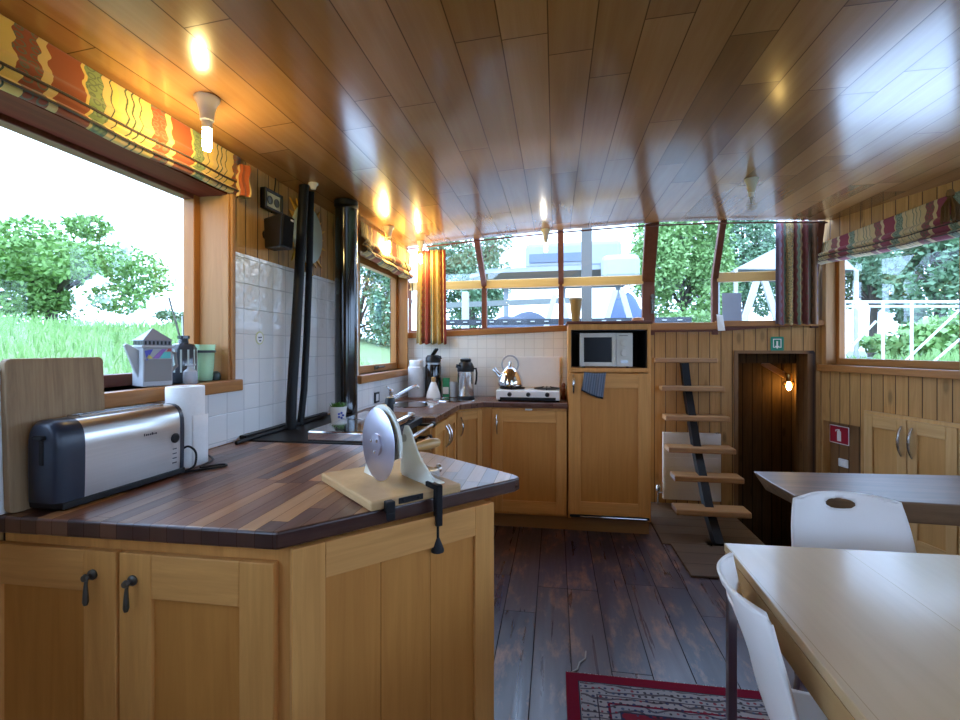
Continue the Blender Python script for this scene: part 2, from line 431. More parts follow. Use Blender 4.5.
M['slabedge'] = wood('rustic slab edge', (.26, .15, .075), (.10, .055, .027), 'x', .55, 0, .5, spec=.25)
M['beech'] = planks('pale beech veneer', 1, 0, 90.0, .31, [(.60, .42, .225), (.66, .475, .265), (.56, .38, .20)], (.42, .28, .15), .34, .5, .0008, .5, bumpd=.03, coat=.35, spec=.8)
M['beeche'] = wood('beech edge', (.46, .28, .115), (.36, .20, .075), 'y', .45, 0, .35)
M['board'] = wood('pale board wood', (.68, .44, .21), (.46, .27, .11), 'h', .5, spec=.3)
M['cutting'] = wood('worn cutting board', (.42, .27, .14), (.22, .13, .065), 'z', .6, 0, 1.3, spec=.3)
M['tread'] = wood('oiled tread', (.50, .26, .10), (.30, .14, .05), 'x', .4, 0, spec=.4)
M['handle'] = wood('turned beech handle', (.62, .38, .14), (.52, .29, .1), 'x', .35, .2)
M['cream'] = plain('cream enamel', (.86, .86, .74), .35)
M['soil'] = plain('dark rock', (.1, .1, .09), .9)

# ------------------------------------------------------------------ the room shell
def wallgrid(bm, o, ux, srange, zrange, holes, th, mi=0):
    """upright slab along ux from o with rectangular holes (s0, s1, z0, z1); thickness th on its left"""
    ss = sorted(set([srange[0], srange[1]] + [h[k] for h in holes for k in (0, 1) if srange[0] < h[k] < srange[1]]))
    zs = sorted(set([zrange[0], zrange[1]] + [h[k] for h in holes for k in (2, 3) if zrange[0] < h[k] < zrange[1]]))
    u = V((ux[0], ux[1])).normalized()
    for a, b in zip(ss, ss[1:]):
        run = None
        cells = []
        for c, d in zip(zs, zs[1:]):
            m = ((a + b) / 2, (c + d) / 2)
            if any(h[0] <= m[0] <= h[1] and h[2] <= m[1] <= h[3] for h in holes): continue
            if cells and abs(cells[-1][1] - c) < 1e-9: cells[-1][1] = d
            else: cells.append([c, d])
        for c, d in cells:
            obox(bm, (o[0] + u.x * a, o[1] + u.y * a), u, b - a, th, c, d, mi)

# floor, with the stairwell left open
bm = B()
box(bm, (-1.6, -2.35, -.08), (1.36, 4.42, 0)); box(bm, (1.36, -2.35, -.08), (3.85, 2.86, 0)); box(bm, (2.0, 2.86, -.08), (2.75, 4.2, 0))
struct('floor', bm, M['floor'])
# ceiling: cambered planked deckhead
bm = B()
xs = [-1.36 + i * (3.9 + 1.36) / 40 for i in range(41)]
def ceil_edge(x): return 3.83 if x < .8 else 3.83 + (x - .8) * .17
lo = []; hi = []
for x in xs:
    lo.append((bm.verts.new((x, -2.3, ceil_z(x))), bm.verts.new((x, ceil_edge(x), ceil_z(x)))))
    hi.append((bm.verts.new((x, -2.3, ceil_z(x) + .05)), bm.verts.new((x, ceil_edge(x), ceil_z(x) + .05))))
for i in range(40):
    bm.faces.new((lo[i][0], lo[i][1], lo[i + 1][1], lo[i + 1][0])); bm.faces.new((hi[i][0], hi[i + 1][0], hi[i + 1][1], hi[i][1]))
    bm.faces.new((lo[i][0], lo[i + 1][0], hi[i + 1][0], hi[i][0])); bm.faces.new((lo[i][1], hi[i][1], hi[i + 1][1], lo[i + 1][1]))
bm.faces.new((lo[0][0], hi[0][0], hi[0][1], lo[0][1])); bm.faces.new((lo[40][0], lo[40][1], hi[40][1], hi[40][0]))
bmesh.ops.recalc_face_normals(bm, faces=bm.faces)
struct('ceiling', bm, M['ceiling'], smooth=True)
# port wall (left): near run at x=-1.33, a step in behind the flue, far run at x=-1.20
bm = B()
W1 = (-1.9, 1.845, 1.165, 1.985); W2 = (2.87, 3.80, 1.125, 1.90)
wallgrid(bm, (-1.33, 0), (0, 1), (-2.35, 2.79), (-.02, 2.16), [W1], .19)
wallL = struct('wall_left', bm, M['pineY'])
bm = B(); wallgrid(bm, (-1.20, 0), (0, 1), (2.79, 3.87), (-.02, 2.16), [W2], .13); box(bm, (-1.52, 2.79, -.02), (-1.33, 2.84, 2.16))
wallLG = struct('wall_left_galley', bm, M['pineY'])
bm = B()   # tile cladding, plain below and relief tiles above
def clad(bm, x, s0, s1, z0, z1, holes): wallgrid(bm, (x, 0), (0, 1), (s0, s1), (z0, z1), holes, .006)
clad(bm, -1.324, -.2, 2.79, .906, 1.409, [(-2, 1.846, 1.12, 2)])
struct('tile_panel', bm, M['tileL'], wallL)
bm = B(); clad(bm, -1.324, 1.846, 2.79, 1.409, 1.70, [])
struct('tile_panel', bm, M['tileR'], wallL)
bm = B(); clad(bm, -1.194, 2.79, 3.87, .906, 1.70, [(2.83, 3.85, 1.07, 2)])
struct('tile_panel', bm, M['tileL'], wallLG)
# galley aft wall, tiled, with the deep ledge under the glazing
bm = B(); box(bm, (-1.30, 3.87, -.02), (.66, 3.95, 1.40)); wallK = struct('wall_back_galley', bm, M['pineX'])
bm = B()
hexa(bm, [(-1.20, 3.862, .8), (.62, 3.862, .8), (.62, 3.87, .8), (-1.20, 3.87, .8)], [(-1.20, 3.862, 1.385), (.62, 3.862, 1.47), (.62, 3.87, 1.47), (-1.20, 3.87, 1.385)])
struct('tile_panel', bm, M['tileB'], wallK)
bm = B()
hexa(bm, [(-1.22, 3.845, 1.37), (.62, 3.845, 1.448), (.62, bY(.62), 1.448), (-1.33, bY(-1.33), 1.37)],
     [(-1.22, 3.845, 1.415), (.62, 3.845, 1.495), (.62, bY(.62), 1.495), (-1.33, bY(-1.33), 1.415)])
struct('window_ledge', bm, M['frameh'], wallK, bev=.004)
# pine aft wall right of the tall cupboard, with the doorway to the lower cabin
bm = B()
ub = V((3.376, -.25)).normalized()
def sB(x): return (x + 1.33) / ub.x
wallgrid(bm, BL[0], ub, (sB(.60), sB(2.06)), (-.02, 1.475), [(sB(1.43), sB(1.985), -1, 1.262)], .09)
struct('wall_back', bm, M['pineX'])
bm = B()
obox(bm, (.64, bY(.64) - .05), ub, .66, .05, 1.44, 1.50); obox(bm, (1.28, bY(1.28) - .055), ub, .78, .055, 1.465, 1.51)
struct('trim_1', bm, M['frameh'], bev=.004)
# starboard wall (right)
ur = V((-.2512, 1.0)).normalized()      # runs aft-ward, outside is on its right
def sR(y): return (y - 4.15) / ur.y
def rwall(bm, y0, y1, z0, z1, holes, th=.13, off=0.0):
    hs = [(sR(h[0]), sR(h[1]), h[2], h[3]) for h in holes]
    n = V((ur.y, -ur.x)); o = V((2.046, 4.15)) + n * off
    wallgrid(bm, (o.x + n.x * th, o.y + n.y * th), ur, (sR(y0), sR(y1)), (z0, z1), hs, th)
RW1 = (3.17, 4.10, 1.165, 2.02); RW2 = (.9, 3.07, 1.165, 2.02); RN = (3.80, 4.12, .05, .735); RW3 = (-1.7, .7, 1.165, 2.02)
bm = B(); rwall(bm, -2.35, 4.22, -1.0, 2.30, [RW1, RW2, RW3, RN])
wallR = struct('wall_right', bm, M['pineY'])
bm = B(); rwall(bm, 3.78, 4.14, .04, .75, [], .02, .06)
struct('niche_back', bm, M['pineshadeY'], wallR)
# wall behind the photographer, with an unseen opening added for fill light
bm = B()
wallgrid(bm, (-1.6, -2.3), (1, 0), (0, 5.5), (-.02, 2.3), [(2.6, 4.6, 1.0, 1.95)], -.08)
struct('wall_front', bm, M['pineX'])

# ------------------------------------------------------------------ windows
def frame_rect(bm, o, ux, s0, s1, z0, z1, w, th, wb=None, mi=(0, 0), wt=None):
    u = V((ux[0], ux[1])).normalized(); wb = wb or w; wt = wt or w
    P = lambda s: (o[0] + u.x * s, o[1] + u.y * s)
    obox(bm, P(s0), u, w, th, z0, z1, mi[0]); obox(bm, P(s1 - w), u, w, th, z0, z1, mi[0])
    obox(bm, P(s0 + w), u, s1 - s0 - 2 * w, th, z0, z0 + wb, mi[1]); obox(bm, P(s0 + w), u, s1 - s0 - 2 * w, th, z1 - wt, z1, mi[1])
def pane(name, pts, off, parent):
    bm = B(); extr(bm, pts, off); return struct(name, bm, M['glass'], parent)
# window 1: big port window
bm = B()
frame_rect(bm, (-1.47, 0), (0, 1), 0.16, 1.845, 1.165, 1.985, .05, .05, .042, (0, 1), .075)
frame_rect(bm, (-1.47, 0), (0, 1), -1.9, .16, 1.165, 1.985, .05, .05, .042, (0, 1), .075)
w1 = struct('window_1', bm, [M['frame'], M['red']], bev=.003)
bm = B(); box(bm, (-1.47, 1.825, 1.165), (-1.318, 1.847, 1.985)); box(bm, (-1.36, 1.815, 1.165), (-1.328, 1.847, 1.96)); struct('window_jamb', bm, M['jamb'], w1, bev=.003)
bm = B(); box(bm, (-1.47, -1.9, 1.928), (-1.335, 1.845, 1.985)); struct('window_head', bm, wood('dark red frame head', (.17, .036, .016), (.11, .022, .011), 'y', .6, 0, spec=.08), w1)
bm = B(); box(bm, (-1.50, -1.9, 1.118), (-1.296, 1.866, 1.165)); struct('window_sill', bm, M['frameh'], w1, bev=.005)
pane('window_pane', [(-1.50, .20, 1.2), (-1.50, 1.80, 1.2), (-1.50, 1.80, 1.94), (-1.50, .20, 1.94)], (-.004, 0, 0), w1)
pane('window_pane', [(-1.50, -1.86, 1.2), (-1.50, .12, 1.2), (-1.50, .12, 1.94), (-1.50, -1.86, 1.94)], (-.004, 0, 0), w1)
# window 2: small port window by the sink
bm = B(); frame_rect(bm, (-1.262, 0), (0, 1), 2.87, 3.80, 1.125, 1.90, .05, .045, .05, (0, 1)); w2 = struct('window_2', bm, [M['frame'], M['frameh']], bev=.003)
bm = B(); box(bm, (-1.262, 3.782, 1.125), (-1.18, 3.802, 1.90)); struct('window_jamb', bm, M['frame'], w2)
bm = B(); box(bm, (-1.32, 2.81, 1.075), (-1.165, 3.845, 1.125)); struct('window_sill', bm, M['frameh'], w2, bev=.005)
bm = B(); tube(bm, [(-1.262, 3.3, 1.15), (-1.24, 3.3, 1.157), (-1.24, 3.42, 1.157)], .007, 8); box(bm, (-1.264, 3.27, 1.14), (-1.255, 3.33, 1.165)); struct('window_latch', bm, M['pewter'], w2)
pane('window_pane', [(-1.285, 2.91, 1.17), (-1.285, 3.755, 1.17), (-1.285, 3.755, 1.86), (-1.285, 2.91, 1.86)], (-.004, 0, 0), w2)
# window 3: glazing across the aft end: upright lower lights, upper lights leaning in to the deckhead
top = {}
mids = []
def topY(u): return atY(u, 224, ceil_edge(atY(u, 224, 3.83).x) + .01)
spec = [(484.5, 476.5, .046), (561, 560.5, .046), (648, 652, .10), (714.5, 723, .046)]
mull = []
for ub_, ut_, w in spec:
    a = pl(ub_, 320, *BL); a.z = 1.40
    m_ = pl(ub_, 280, *BL); m_.z = 1.865
    t = topY(ut_); t.z = ceil_z(t.x) + .01
    mull.append((a, m_, t, w))
endL = (V((-1.36, bY(-1.36), 1.38)), V((-1.36, bY(-1.36), 1.865)), V((-1.36, 3.84, ceil_z(-1.3))), .05)
endR = (V((2.00, bY(2.0), 1.45)), V((2.00, bY(2.0), 1.865)), V((2.00, 4.05, ceil_z(2.0))), .05)
allm = [endL] + mull + [endR]
bm = B()
for a, m_, t, w in allm:
    bar(bm, a, m_, w, .05, (1, 0, 0)); bar(bm, m_ - V((0, 0, .01)), t, w, .05, (1, 0, 0))
bm2 = B()
for i, (p, q) in enumerate(zip(allm, allm[1:])):
    bar(bm2, p[0] + V((0, 0, .05)), q[0] + V((0, 0, .05)), .05, .05, (0, 1, 0))
w3 = struct('window_3', bm, M['redz'], bev=.004)
struct('window_bottom_rail', bm2, M['red'], w3)
bm = B()
for i, (p, q) in enumerate(zip(allm, allm[1:])):
    if i == 3: continue
    d = V((.02 if i in (2,) else 0, 0, 0))
    bar(bm, p[1] + V((p[3] / 2 - .01, -.005, 0)), q[1] + V((-q[3] / 2 + .01, -.005, 0)), .05, .075, (0, 1, 0))
struct('window_mid_rail', bm, M['amber'], w3, bev=.004)
for i, (p, q) in enumerate(zip(allm, allm[1:])):
    if i == 3:
        pane('window_pane', [p[0], q[0], q[1], p[1]], (0, .004, 0), w3); pane('window_pane', [p[1], q[1], q[2], p[2]], (0, .004, 0), w3)
    else:
        pane('window_pane', [p[0], q[0], q[1], p[1]], (0, .004, 0), w3); pane('window_pane', [p[1], q[1], q[2], p[2]], (0, .004, 0), w3)
bm = B(); box(bm, (.79, 4.205, 1.58), (.815, 4.22, 1.70)); tube(bm, [(.80, 4.20, 1.66), (.80, 4.165, 1.66), (.80, 4.165, 1.61)], .008, 8); tube(bm, [(.80, 4.20, 1.72), (.80, 4.17, 1.72)], .018, 10)
struct('window_latch', bm, M['pewter'], w3)
# starboard windows
def rp(y, d, z):            # point d outside the starboard wall face
    n = V((ur.y, -ur.x)); return V((rX(y) + n.x * d, y + n.y * d, z))
def rwin(name, h, glz):
    y0, y1, z0, z1 = h
    bm = B(); n = V((ur.y, -ur.x)); o = V((2.046, 4.15)) + n * .12
    frame_rect(bm, (o.x, o.y), ur, sR(y0), sR(y1), z0, z1, .05, .05, .05, (0, 1))
    w = struct(name, bm, [M['frame'], M['frameh']], bev=.003)
    bm = B(); hexa(bm, [rp(y1, .07, z0), rp(y1 - .02, .07, z0), rp(y1 - .02, -.01, z0), rp(y1, -.01, z0)], [rp(y1, .07, z1), rp(y1 - .02, .07, z1), rp(y1 - .02, -.01, z1), rp(y1, -.01, z1)])
    struct('window_jamb', bm, M['jamb'], w)
    bm = B(); hexa(bm, [rp(y0 - .04, .12, z0 - .05), rp(y1 + .04, .12, z0 - .05), rp(y1 + .04, -.035, z0 - .05), rp(y0 - .04, -.035, z0 - .05)], [rp(y0 - .04, .12, z0), rp(y1 + .04, .12, z0), rp(y1 + .04, -.035, z0), rp(y0 - .04, -.035, z0)])
    struct('window_sill', bm, M['frameh'], w, bev=.005)
    pane('window_pane', [rp(y0 + .04, .095, z0 + .04), rp(y1 - .04, .095, z0 + .04), rp(y1 - .04, .095, z1 - .04), rp(y0 + .04, .095, z1 - .04)], (.004, .001, 0), w)
rwin('window_4', RW1, 1); rwin('window_5', RW2, 1); rwin('window_6', RW3, 1)

# ------------------------------------------------------------------ camera
cd = bpy.data.cameras.new('camera'); cam = bpy.data.objects.new('camera', cd); C.objects.link(cam)
cd.sensor_width = 36; cd.lens = 36 * F / 960; cd.shift_y = -(360 - HY) / 960; cd.clip_start = .02; cd.clip_end = 300
cam.location = (0, 0, H); cam.rotation_euler = (PI / 2, 0, PHI)
sc.camera = cam

# ------------------------------------------------------------------ joinery: doors, handles
def bow_handle(p, n, h, parent, mat, r=.006):
    """bowed D handle, upright, centre p, n = outward normal"""
    bm = B(); n = V((n[0], n[1], 0)).normalized(); p = V(p); pts = []
    for i in range(13):
        t = i / 12; a = (t - .5) * 2
        pts.append(p + V((0, 0, a * h / 2)) + n * (.026 * (1 - abs(a) ** 2.6)))
    tube(bm, pts, [r * (.8 + .5 * (1 - abs((i / 6) - 1))) for i in range(13)], 8)
    return obj('handle', bm, mat, parent, smooth=True)
def drop_handle(p, n, parent):
    bm = B(); n = V((n[0], n[1], 0)).normalized(); p = V(p)
    lathe(bm, [(.012, 0), (.012, .004), (.006, .007), (.006, .014), (.009, .018), (.007, .024), (0, .025)], p, 14, ax=n)
    s = V((-n.y, n.x, 0))
    q = p + n * .018 - V((0, 0, .006))
    tube(bm, [q + s * .002, q - V((0, 0, .012)), q - V((0, 0, .03)), q - V((0, 0, .048)), q - V((0, 0, .056))], [.0035, .004, .0055, .0065, .004], 10)
    return obj('handle', bm, M['pewter'], parent, smooth=True)
def door(parent, o, ux, L, z0, z1, mats, st=.07, rb=.07, rt=.07, th=.02, name='door'):
    """framed door; o = left plan corner of its outer face seen from the front, ux to the right"""
    u = V((ux[0], ux[1])).normalized(); bm = B()
    P = lambda s, d: (o[0] + u.x * s - u.y * d, o[1] + u.y * s + u.x * d)
    obox(bm, P(0, 0), u, st, th, z0, z1, 0); obox(bm, P(L - st, 0), u, st, th, z0, z1, 0)
    obox(bm, P(st, 0), u, L - 2 * st, th, z0, z0 + rb, 1); obox(bm, P(st, 0), u, L - 2 * st, th, z1 - rt, z1, 1)
    obox(bm, P(st - .005, .010), u, L - 2 * st + .01, th - .011, z0 + rb - .005, z1 - rt + .005, 2)
    return obj(name, bm, mats, parent, bev=.0025)
OAK = [M['oak'], M['oakh'], M['oakp']]; BIR = [M['birch'], M['birchh'], M['birchp']]

# ------------------------------------------------------------------ peninsula
pen = [(-1.322, .948), (-.586, .956), (-.118, 1.452), (-.106, 1.478), (-.125, 1.505), (-.40, 1.722), (-.47, 1.77), (-.72, 1.86), (-1.322, 1.86)]
bm = B(); prism(bm, pen, .865, .905, 0)

for f_ in bm.faces:
    if abs(f_.normal.z) < .5: f_.material_index = 2 if f_.normal.x > .3 else 1
o = obj('worktop', bm, [M['worktop'], M['worktope'], M['worktopd']], bev=.006, seg=3); tag(o, 'strip-wood peninsula worktop with a pointed end, under the toaster', 'worktop')
pc = thing('base_cabinet', 'oak peninsula base cabinet with two framed doors and dark drop handles', 'cabinet', (-.9, 1.4, 0))
bm = B(); prism(bm, [(-1.315, .985), (-.572, .985), (-.555, .985), (-.188, 1.352), (-.45, 1.63), (-.72, 1.80), (-1.315, 1.80)], 0.0, .865)
obj('body', bm, M['oak'], pc)
XF = lambda u: atY(u, 600, .965).x
dz1 = .832
d = door(pc, (XF(-30), .965), (1, 0), XF(115.5) - XF(-30), .1, dz1, OAK, .085, .09, .095)
drop_handle((XF(93), .965, .778), (0, -1), d)
d = door(pc, (XF(119), .965), (1, 0), XF(273.5) - XF(119), .1, dz1, OAK, .082, .09, .10)
drop_handle((XF(133), .965, .772), (0, -1), d)
# end panel (diagonal)
e = V((.39, .388)).normalized(); eo = V((-.556, .964)); eL = .547
bm = B(); P = lambda s, d: (eo.x + e.x * s - e.y * d, eo.y + e.y * s + e.x * d)
obox(bm, P(0, 0), e, .072, .02, 0, .865, 0); obox(bm, P(eL - .065, 0), e, .065, .02, 0, .865, 0)
obox(bm, P(.072, 0), e, eL - .137, .02, .785, .865, 1); obox(bm, P(.072, 0), e, eL - .137, .02, 0, .10, 1)
for k in range(3):
    w = (eL - .137) / 3; obox(bm, P(.072 + k * w + .0003, .009), e, w - .0006, .01, .09, .795, 2)
obj('end_panel', bm, OAK, pc, bev=.002)

# ------------------------------------------------------------------ galley worktop and cabinets
gal = [(-1.192, 2.66), (-.665, 2.66), (-.648, 3.275), (-.50, 3.44), (.088, 3.44), (.088, 3.86), (-1.192, 3.86)]
bm = B(); prism(bm, gal, .868, .905)
o = obj('worktop', bm, M['worktopx'], bev=.005); tag(o, 'L-shaped dark strip-wood worktop holding the sink and hob', 'worktop')
sk = thing('sink_cabinet', 'oak sink cabinet with a pair of doors and a diagonal corner door', 'cabinet', (-.95, 3.2, 0))
bm = B(); prism(bm, [(-1.19, 2.67), (-.70, 2.67), (-.69, 3.30), (-.535, 3.482), (-.46, 3.482), (-.46, 3.85), (-1.19, 3.85)], .1, .868); obj('body', bm, M['oak'], sk)
bm = B(); prism(bm, [(-1.19, 2.67), (-.74, 2.67), (-.74, 3.33), (-.58, 3.53), (-.46, 3.53), (-.46, 3.85), (-1.19, 3.85)], 0, .1); obj('plinth', bm, M['plinth'], sk)
# doors facing +x: seen from the front, right-hand direction is +y
d1 = door(sk, (-.675, 2.70), (0, 1), .285, .12, .848, OAK, .05, .06, .06); bow_handle((-.675, 2.965, .74), (1, 0), .13, d1, M['steel'])
d2 = door(sk, (-.672, 2.995), (0, 1), .285, .12, .848, OAK, .05, .06, .06); bow_handle((-.672, 3.02, .74), (1, 0), .13, d2, M['steel'])
dv = V((.155, .175)).normalized()
d3 = door(sk, (-.668, 3.292), dv, .225, .12, .848, OAK, .045, .06, .06)
bow_handle((-.668 + dv.x * .03, 3.292 + dv.y * .03, .745), (dv.y, -dv.x), .13, d3, M['steel'])
hc = thing('hob_cabinet', 'oak base cabinet with one wide framed door under the gas hob', 'cabinet', (-.17, 3.6, 0))
bm = B(); box(bm, (-.458, 3.482, .1), (.082, 3.85, .868)); obj('body', bm, M['oak'], hc)
bm = B(); box(bm, (-.458, 3.51, 0), (.10, 3.85, .1)); obj('plinth', bm, M['plinth'], hc)
d = door(hc, (-.448, 3.462), (1, 0), .530, .118, .848, OAK, .075, .085, .085); bow_handle((-.412, 3.462, .745), (0, -1), .14, d, M['steel'])
bm = B(); box(bm, (-.21, 3.455, .85), (-.16, 3.465, .862)); obj('catch', bm, M['enamel'], hc)
# tall cupboard with microwave niche
tc = thing('tall_cupboard', 'tall oak fridge cupboard with an open niche for the microwave', 'cupboard', (.37, 3.65, 0))
X0, X1, YF, YB = .092, .648, 3.46, 3.86
bm = B()
box(bm, (X0, YF + .02, .1), (X0 + .02, YB, 1.46)); box(bm, (X1 - .02, YF + .02, .1), (X1, YB, 1.46)); box(bm, (X0, YB - .015, .1), (X1, YB, 1.46))
box(bm, (X0 + .02, YF + .02, 1.135), (X1 - .02, YB - .015, 1.15)); box(bm, (X0, YF, .1), (X0 + .02, YF + .02, 1.46)); box(bm, (X1 - .02, YF, .10), (X1, YF + .02, 1.46))
box(bm, (X0 + .02, YF, 1.125), (X1 - .02, YF + .02, 1.155)); box(bm, (X0 + .02, YF, 1.42), (X1 - .02, YB, 1.46))
obj('carcass', bm, M['oak'], tc, bev=.002)
bm = B(); box(bm, (X0 + .02, YB - .03, 1.15), (X1 - .02, YB - .016, 1.42)); box(bm, (X0 + .0205, YF + .025, 1.15), (X0 + .026, YB - .02, 1.42)); box(bm, (X1 - .026, YF + .025, 1.15), (X1 - .0205, YB - .02, 1.42)); box(bm, (X0 + .021, YF + .025, 1.414), (X1 - .021, YB - .02, 1.4195)); obj('niche_lining', bm, M['black'], tc)
bm = B(); box(bm, (X0 - .012, YF - .012, 1.46), (X1 + .012, YB + .0, 1.48)); obj('top', bm, M['red'], tc, bev=.003)
bm = B(); box(bm, (X0, YF + .045, 0), (X1 - .004, YB, .1)); obj('plinth', bm, M['plinth'], tc)
d = door(tc, (X0 + .006, YF - .021), (1, 0), X1 - X0 - .012, .135, 1.118, OAK, .08, .09, .10); bow_handle((X0 + .035, YF - .021, 1.04), (0, -1), .13, d, M['steel'])
bm = B(); box(bm, (X0 + .01, YF - .008, .112), (X1 - .01, YF + .0, .128)); obj('vent_strip', bm, M['black'], tc)
bm = B(); tube(bm, [(X0 + .08, YF - .012, .12), (X1 - .03, YF - .012, .12)], .004, 8); obj('chrome_strip', bm, M['chrome'], tc)
# microwave
mwv = thing('microwave', 'small silver microwave oven with two dials in the tall cupboard niche', 'microwave', (.35, 3.6, 1.15))
mx0, mx1, my, mz0, mz1 = .172, .535, 3.50, 1.163, 1.398
bm = B(); box(bm, (mx0, my + .012, mz0), (mx1, YB - .06, mz1)); obj('body', bm, M['dsteel'], mwv, bev=.004)
mg = plain('silver grey plastic', (.64, .62, .54), .4)
bm = B()
sx = mx0 + .25
box(bm, (mx0, my, mz0), (mx0 + .03, my + .012, mz1)); box(bm, (sx - .028, my, mz0), (sx, my + .012, mz1)); box(bm, (mx0 + .03, my, mz0), (sx - .028, my + .012, mz0 + .03)); box(bm, (mx0 + .03, my, mz1 - .03), (sx - .028, my + .012, mz1))
dd = obj('door', bm, mg, mwv, bev=.003)
bm = B(); box(bm, (mx0 + .03, my + .004, mz0 + .03), (sx - .028, my + .011, mz1 - .03)); obj('door_window', bm, plain('smoked window', (.012, .012, .013), .25, spec=.15), dd)
bm = B(); bar(bm, (sx - .013, my - .012, mz0 + .06), (sx - .013, my - .012, mz1 - .05), .012, .012); box(bm, (sx - .018, my - .014, mz0 + .06), (sx - .008, my + .004, mz0 + .07)); box(bm, (sx - .018, my - .014, mz1 - .06), (sx - .008, my + .004, mz1 - .05)); obj('door_handle', bm, mg, dd, bev=.002)
bm = B(); box(bm, (sx + .003, my, mz0), (mx1, my + .012, mz1)); obj('control_panel', bm, mg, mwv, bev=.003)
for zz in (mz0 + .165, mz0 + .095):
    bm = B(); lathe(bm, [(.027, 0), (.027, .004), (.022, .006), (.021, .016), (0, .017)], (sx + .055, my, zz), 20, ax=(0, -1, 0)); box(bm, (sx + .052, my - .02, zz - .018), (sx + .058, my - .01, zz + .018)); obj('dial', bm, mg, mwv, smooth=True)
bm = B(); box(bm, (sx + .03, my - .004, mz0 + .025), (sx + .08, my, mz0 + .045)); obj('button', bm, M['dsteel'], mwv)
bm = B()
box(bm, (sx + .02, my - .001, mz1 - .02), (sx + .08, my + .001, mz1 - .017))
obj('panel_print', bm, M['black'], mwv)
for xx in (mx0 + .03, mx1 - .03):
    bm = B(); lathe(bm, [(.012, 0), (.010, .014)], (xx, my + .05, 1.15), 10); obj('foot', bm, M['black'], mwv)
# towel over the door
bm = B()
fb = plain('blue grey towel cloth', (.13, .16, .20), .9)
def tow(u, v):
    w = .145 - .035 * v; x = .20 + u * w * 1.02 - .0 - .03 * v * (1 - u) + .012 * v
    return V((x, 3.428 - .006 * math.sin(u * 19) * (.3 + v), 1.128 - v * (.185 - .055 * (1 - u)) - .008 * math.sin(u * 3)))
sheet(bm, tow, 24, 14)
o = obj('tea_towel', bm, None or fb, smooth=True, solid=.004)
m, nt, b = newmat('striped tea towel'); uv = nd(nt, 'TexCoord').outputs['UV']; s = nd(nt, 'SeparateXYZ', {0: uv}).outputs
st = mth(nt, 'GREATER_THAN', mth(nt, 'SINE', mth(nt, 'MULTIPLY', s[0], 56.0)), .3); ed = mth(nt, 'GREATER_THAN', s[1], .93)
setc(nt, b, mix(nt, ed, mix(nt, st, (.17, .20, .25), (.10, .125, .16)), (.02, .025, .03))); b.inputs['Roughness'].default_value = .9
o.data.materials[0] = m
tag(o, 'blue-grey striped tea towel hanging on the tall cupboard door', 'towel')
# things on the tall cupboard
vs = thing('vase', 'yellow ribbed tumbler-shaped vase on top of the tall cupboard', 'vase', (.148, 3.56, 1.48))
bm = B(); lathe(bm, [(.026, 0), (.028, .005), (.044, .15), (.046, .172), (.043, .172), (.03, .02), (0, .015)], (.148, 3.56, 1.48), 28); obj('body', bm, wood('woven amber', (.55, .30, .06), (.42, .2, .03), 'z', .45, .2, 2), vs, smooth=True)
bm = B(); lathe(bm, [(.0465, 0), (.049, .003), (.049, .010), (.0465, .013)], (.148, 3.56, 1.64), 28); obj('rim', bm, plain('pale glass rim', (.62, .52, .3), .2), vs, smooth=True)
bm = B(); lathe(bm, [(.0, 0), (.03, .0), (.042, .012), (.04, .028), (0, .034)], (.585, 3.60, 1.48), 16)
for v_ in bm.verts: v_.co.y = 3.6 + (v_.co.y - 3.6) * .7
tag(obj('orange_bowl', bm, plain('orange ceramic', (.75, .30, .12), .4), smooth=True), 'small orange dish on top of the tall cupboard, right end', 'dish')

# ------------------------------------------------------------------ sink, tap, wall socket
snk = thing('sink', 'stainless steel sink with two round bowls in the dark worktop', 'sink', (-.85, 3.3, .905))
for i, (cx, cy, r) in enumerate(((-.97, 3.22, .165), (-.74, 3.57, .15))):
    bm = B(); lathe(bm, [(r + .018, .0005), (r + .016, .004), (r, .003), (r - .012, -.03), (r - .05, -.09), (.02, -.10), (0, -.1)], (cx, cy, .906), 32); obj('bowl', bm, M['chrome'], snk, smooth=True)
for i, (cx, cy, r) in enumerate(((-.97, 3.22, .165), (-.74, 3.57, .15))):
    pass
fc = thing('tap', 'chrome mixer tap with a long angled spout by the small window', 'tap', (-1.13, 3.24, .905))
bm = B(); lathe(bm, [(.024, 0), (.024, .006), (.017, .012), (.017, .07), (.019, .075), (.019, .095), (.012, .102), (0, .103)], (-1.13, 3.24, .905), 18); obj('body', bm, M['chrome'], fc, smooth=True)
bm = B(); tube(bm, [(-1.12, 3.24, .945), (-1.085, 3.255, .965), (-1.0, 3.29, 1.015), (-.965, 3.31, 1.03), (-.955, 3.315, 1.022), (-.953, 3.317, 1.01)], [.011, .010, .009, .009, .009, .008], 10); obj('spout', bm, M['chrome'], fc, smooth=True)
bm = B(); bar(bm, (-1.135, 3.235, 1.005), (-1.145, 3.20, 1.03), .014, .008); obj('lever', bm, M['chrome'], fc, bev=.002)
wsx = thing('wall_socket', 'black-framed socket on the white tiles left of the tap', 'socket', (-1.19, 3.13, .96))
bm = B(); frame_rect(bm, (-1.182, 0), (0, 1), 3.09, 3.165, .925, .995, .013, .011); obj('frame', bm, M['black'], wsx, bev=.002)
bm = B(); box(bm, (-1.193, 3.10, .935), (-1.184, 3.155, .985)); lathe(bm, [(.018, 0), (.018, .003), (.015, .0031), (0, .0032)], (-1.185, 3.128, .96), 16, ax=(1, 0, 0)); obj('plate', bm, M['enamel'], wsx)

